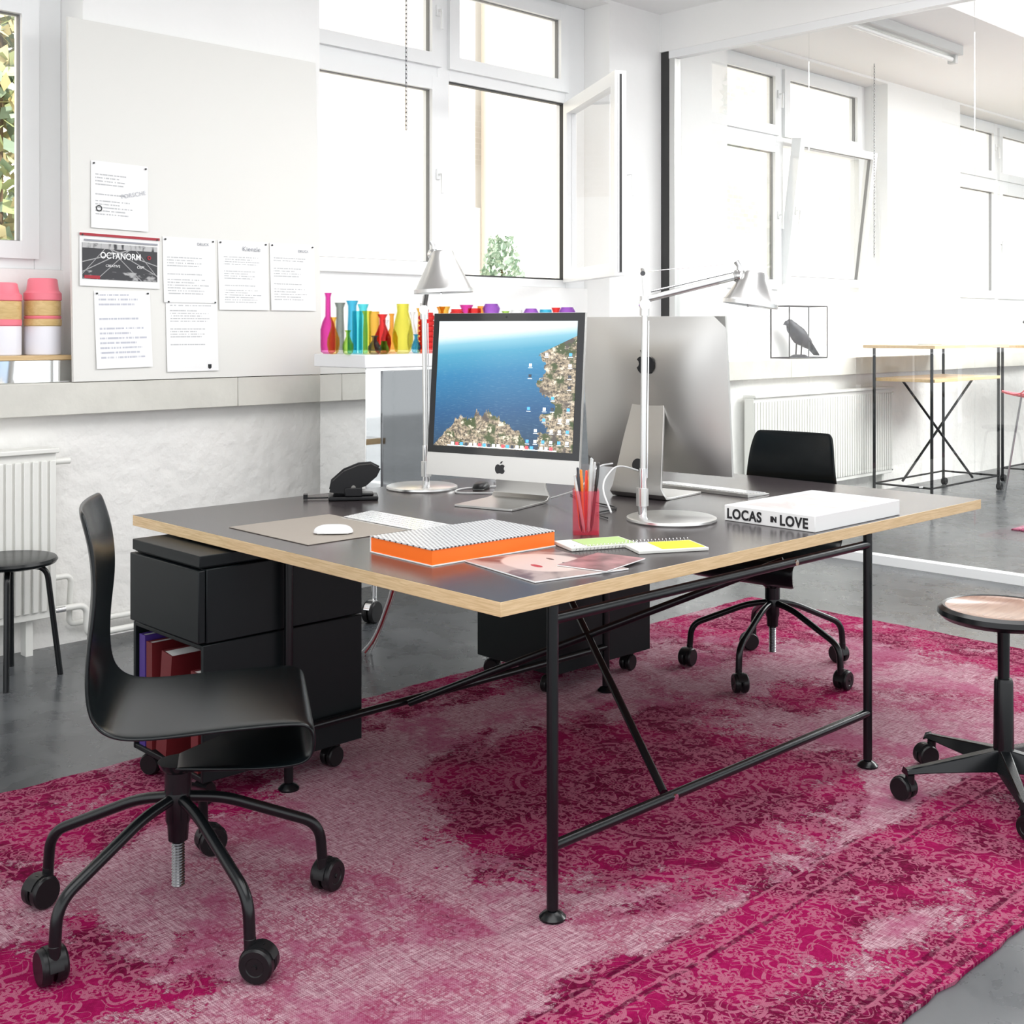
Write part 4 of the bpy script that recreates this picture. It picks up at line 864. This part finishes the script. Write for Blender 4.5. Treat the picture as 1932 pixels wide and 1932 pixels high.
for x,z_,hw in pr:
    for j in range(m_): u=-1+2*j/(m_-1); vs.append((x+.05*u*u,u*hw,z_+.03*u*u))
for i in range(len(pr)-1):
    for j in range(m_-1): fs.append((i*m_+j,i*m_+j+1,(i+1)*m_+j+1,(i+1)*m_+j))
q.add(vs,fs,PMAT); o=q.obj("seat_shell",t,ang=180); sd=o.modifiers.new("s","SUBSURF"); sd.levels=sd.render_levels=1; wf=o.modifiers.new("w","WIREFRAME"); wf.thickness=.013
for x,y in((.18,.18),(.18,-.18),(-.14,.18),(-.14,-.18)): MB().tube([(x*.6,y*.6,.81),(x*1.1,y*1.1,0)],.008,DCHR).obj("leg",t)
rr_=MB().box(-.9,.9,-.8,.8,0.0005,.008,RM).obj("rug"); rr_.location=(8.95,2.60,0); solo(rr_,"magenta ornamental rug in the neighbouring room","rug")
# bird figurine on sill
BIRD=mat("dark_grey_feathers",(.045,.05,.06),.5,var=.4,vscale=30)
t=thing("bird_figurine",(8.14,5.075,1.1155),"dark grey crow figurine perched inside a thin black wire frame","figurine",rz=radians(-8))
S_=.86
V=[(.17,0,.08),(.10,0,.14),(.0,0,.20),(-.09,0,.27),(-.13,0,.31),(-.17,0,.315),(-.215,0,.30)]
q=MB(); rad=[.018,.054,.078,.060,.042,.022,.003]; N_=len(V); vs=[];fs=[]
PV=[Vector(v)*S_ for v in V]; dense=[];dr=[]
for i in range(N_-1):
    for k in range(4): f_=k/4; dense.append(PV[i].lerp(PV[i+1],f_)); sm=f_*f_*(3-2*f_); dr.append((rad[i]*(1-sm)+rad[i+1]*sm)*S_)
dense.append(PV[-1]); dr.append(rad[-1]*S_); n=16
for i,p in enumerate(dense):
    td=(dense[min(i+1,len(dense)-1)]-dense[max(i-1,0)]).normalized(); xx=Vector((0,1,0)); up=td.cross(xx).normalized()
    for k in range(n): a=2*pi*k/n; vs.append(p+xx*cos(a)*dr[i]*.85+up*sin(a)*dr[i])
for i in range(len(dense)-1):
    for k in range(n): fs.append((i*n+k,i*n+(k+1)%n,(i+1)*n+(k+1)%n,(i+1)*n+k))
fs.append(tuple(range(n))[::-1]); fs.append(tuple((len(dense)-1)*n+k for k in range(n))); q.add(vs,fs,BIRD); q.obj("body",t,ang=60)
sc=lambda L_:[tuple(c_*S_ for c_ in p) for p in L_]
MB().add(sc([(.02,-.06,.235),(.02,.06,.235),(.24,.035,.03),(.24,-.035,.03),(.02,-.06,.20),(.02,.06,.20),(.24,.035,.02),(.24,-.035,.02)]),[(0,1,2,3),(7,6,5,4),(0,3,7,4),(1,5,6,2),(0,4,5,1),(3,2,6,7)],BIRD).obj("tail",t,bevel=.004)
MB().tube(sc([(0,.03,.15),(-.01,.03,.03)]),.006,INK,8).tube(sc([(0,-.03,.15),(-.01,-.03,.03)]),.006,INK,8).objs("bird_leg",t)
MB().lathe([(.001,0),(.07,0),(.07,.015),(.04,.03),(.001,.03)],BIRD).obj("perch",t)
q=MB(); a,hh=.22,.40; P=[(-a,-.09),(a,-.09),(a,.09),(-a,.09)]
for i in range(4):
    p,n_=P[i],P[(i+1)%4]; q.tube([(*p,.004),(*p,hh)],.005,INK,6); q.tube([(*p,.005),(*n_,.005)],.005,INK,6); q.tube([(*p,hh),(*n_,hh)],.005,INK,6)
q.obj("wire_frame",t)
o=MB().lathe([(.001,0),(.03,0),(.06,.03),(.065,.12),(.04,.2),(.03,.26),(.045,.30),(.04,.30),(.026,.26),(.036,.2),(.06,.12),(.055,.035),(.001,.01)],VM['clr'],n=28,caps=False).obj("glass_vase"); o.location=(7.55,5.08,1.1155); solo(o,"clear textured glass vase on the window sill","vase")

# ------------------------------------------------------------------ lights
w=D.worlds.new("world"); C.scene.world=w; w.use_nodes=True; bg=w.node_tree.nodes["Background"]
bg.inputs[0].default_value=(.955,.975,1,1); bg.inputs[1].default_value=2.1
def area(loc,rot,sx,sy,e,col=(1,1,1)):
    l=D.lights.new("area","AREA"); l.shape='RECTANGLE'; l.size=sx; l.size_y=sy; l.energy=e; l.color=col; o=link(D.objects.new("added_fill_light",l)); o.location=loc; o.rotation_euler=rot  # unseen fill lamps added to brighten both rooms, one facing up
area((1.0,1.0,3.35),(0,0,0),3,3,100); area((4.3,2.2,3.35),(0,0,0),2.5,2.5,95); area((10,1.5,3.35),(0,0,0),4,4,520); area((10.5,0.5,2.7),(pi,0,0),1.5,1.5,200)
s=D.lights.new("sun","SUN"); s.energy=5.8; s.angle=radians(3); s.color=(1,.97,.92); so=link(D.objects.new("sun",s)); so.rotation_euler=(radians(42),0,radians(12))
C.scene.view_settings.view_transform='Standard'; C.scene.view_settings.look='None'; C.scene.view_settings.exposure=0.
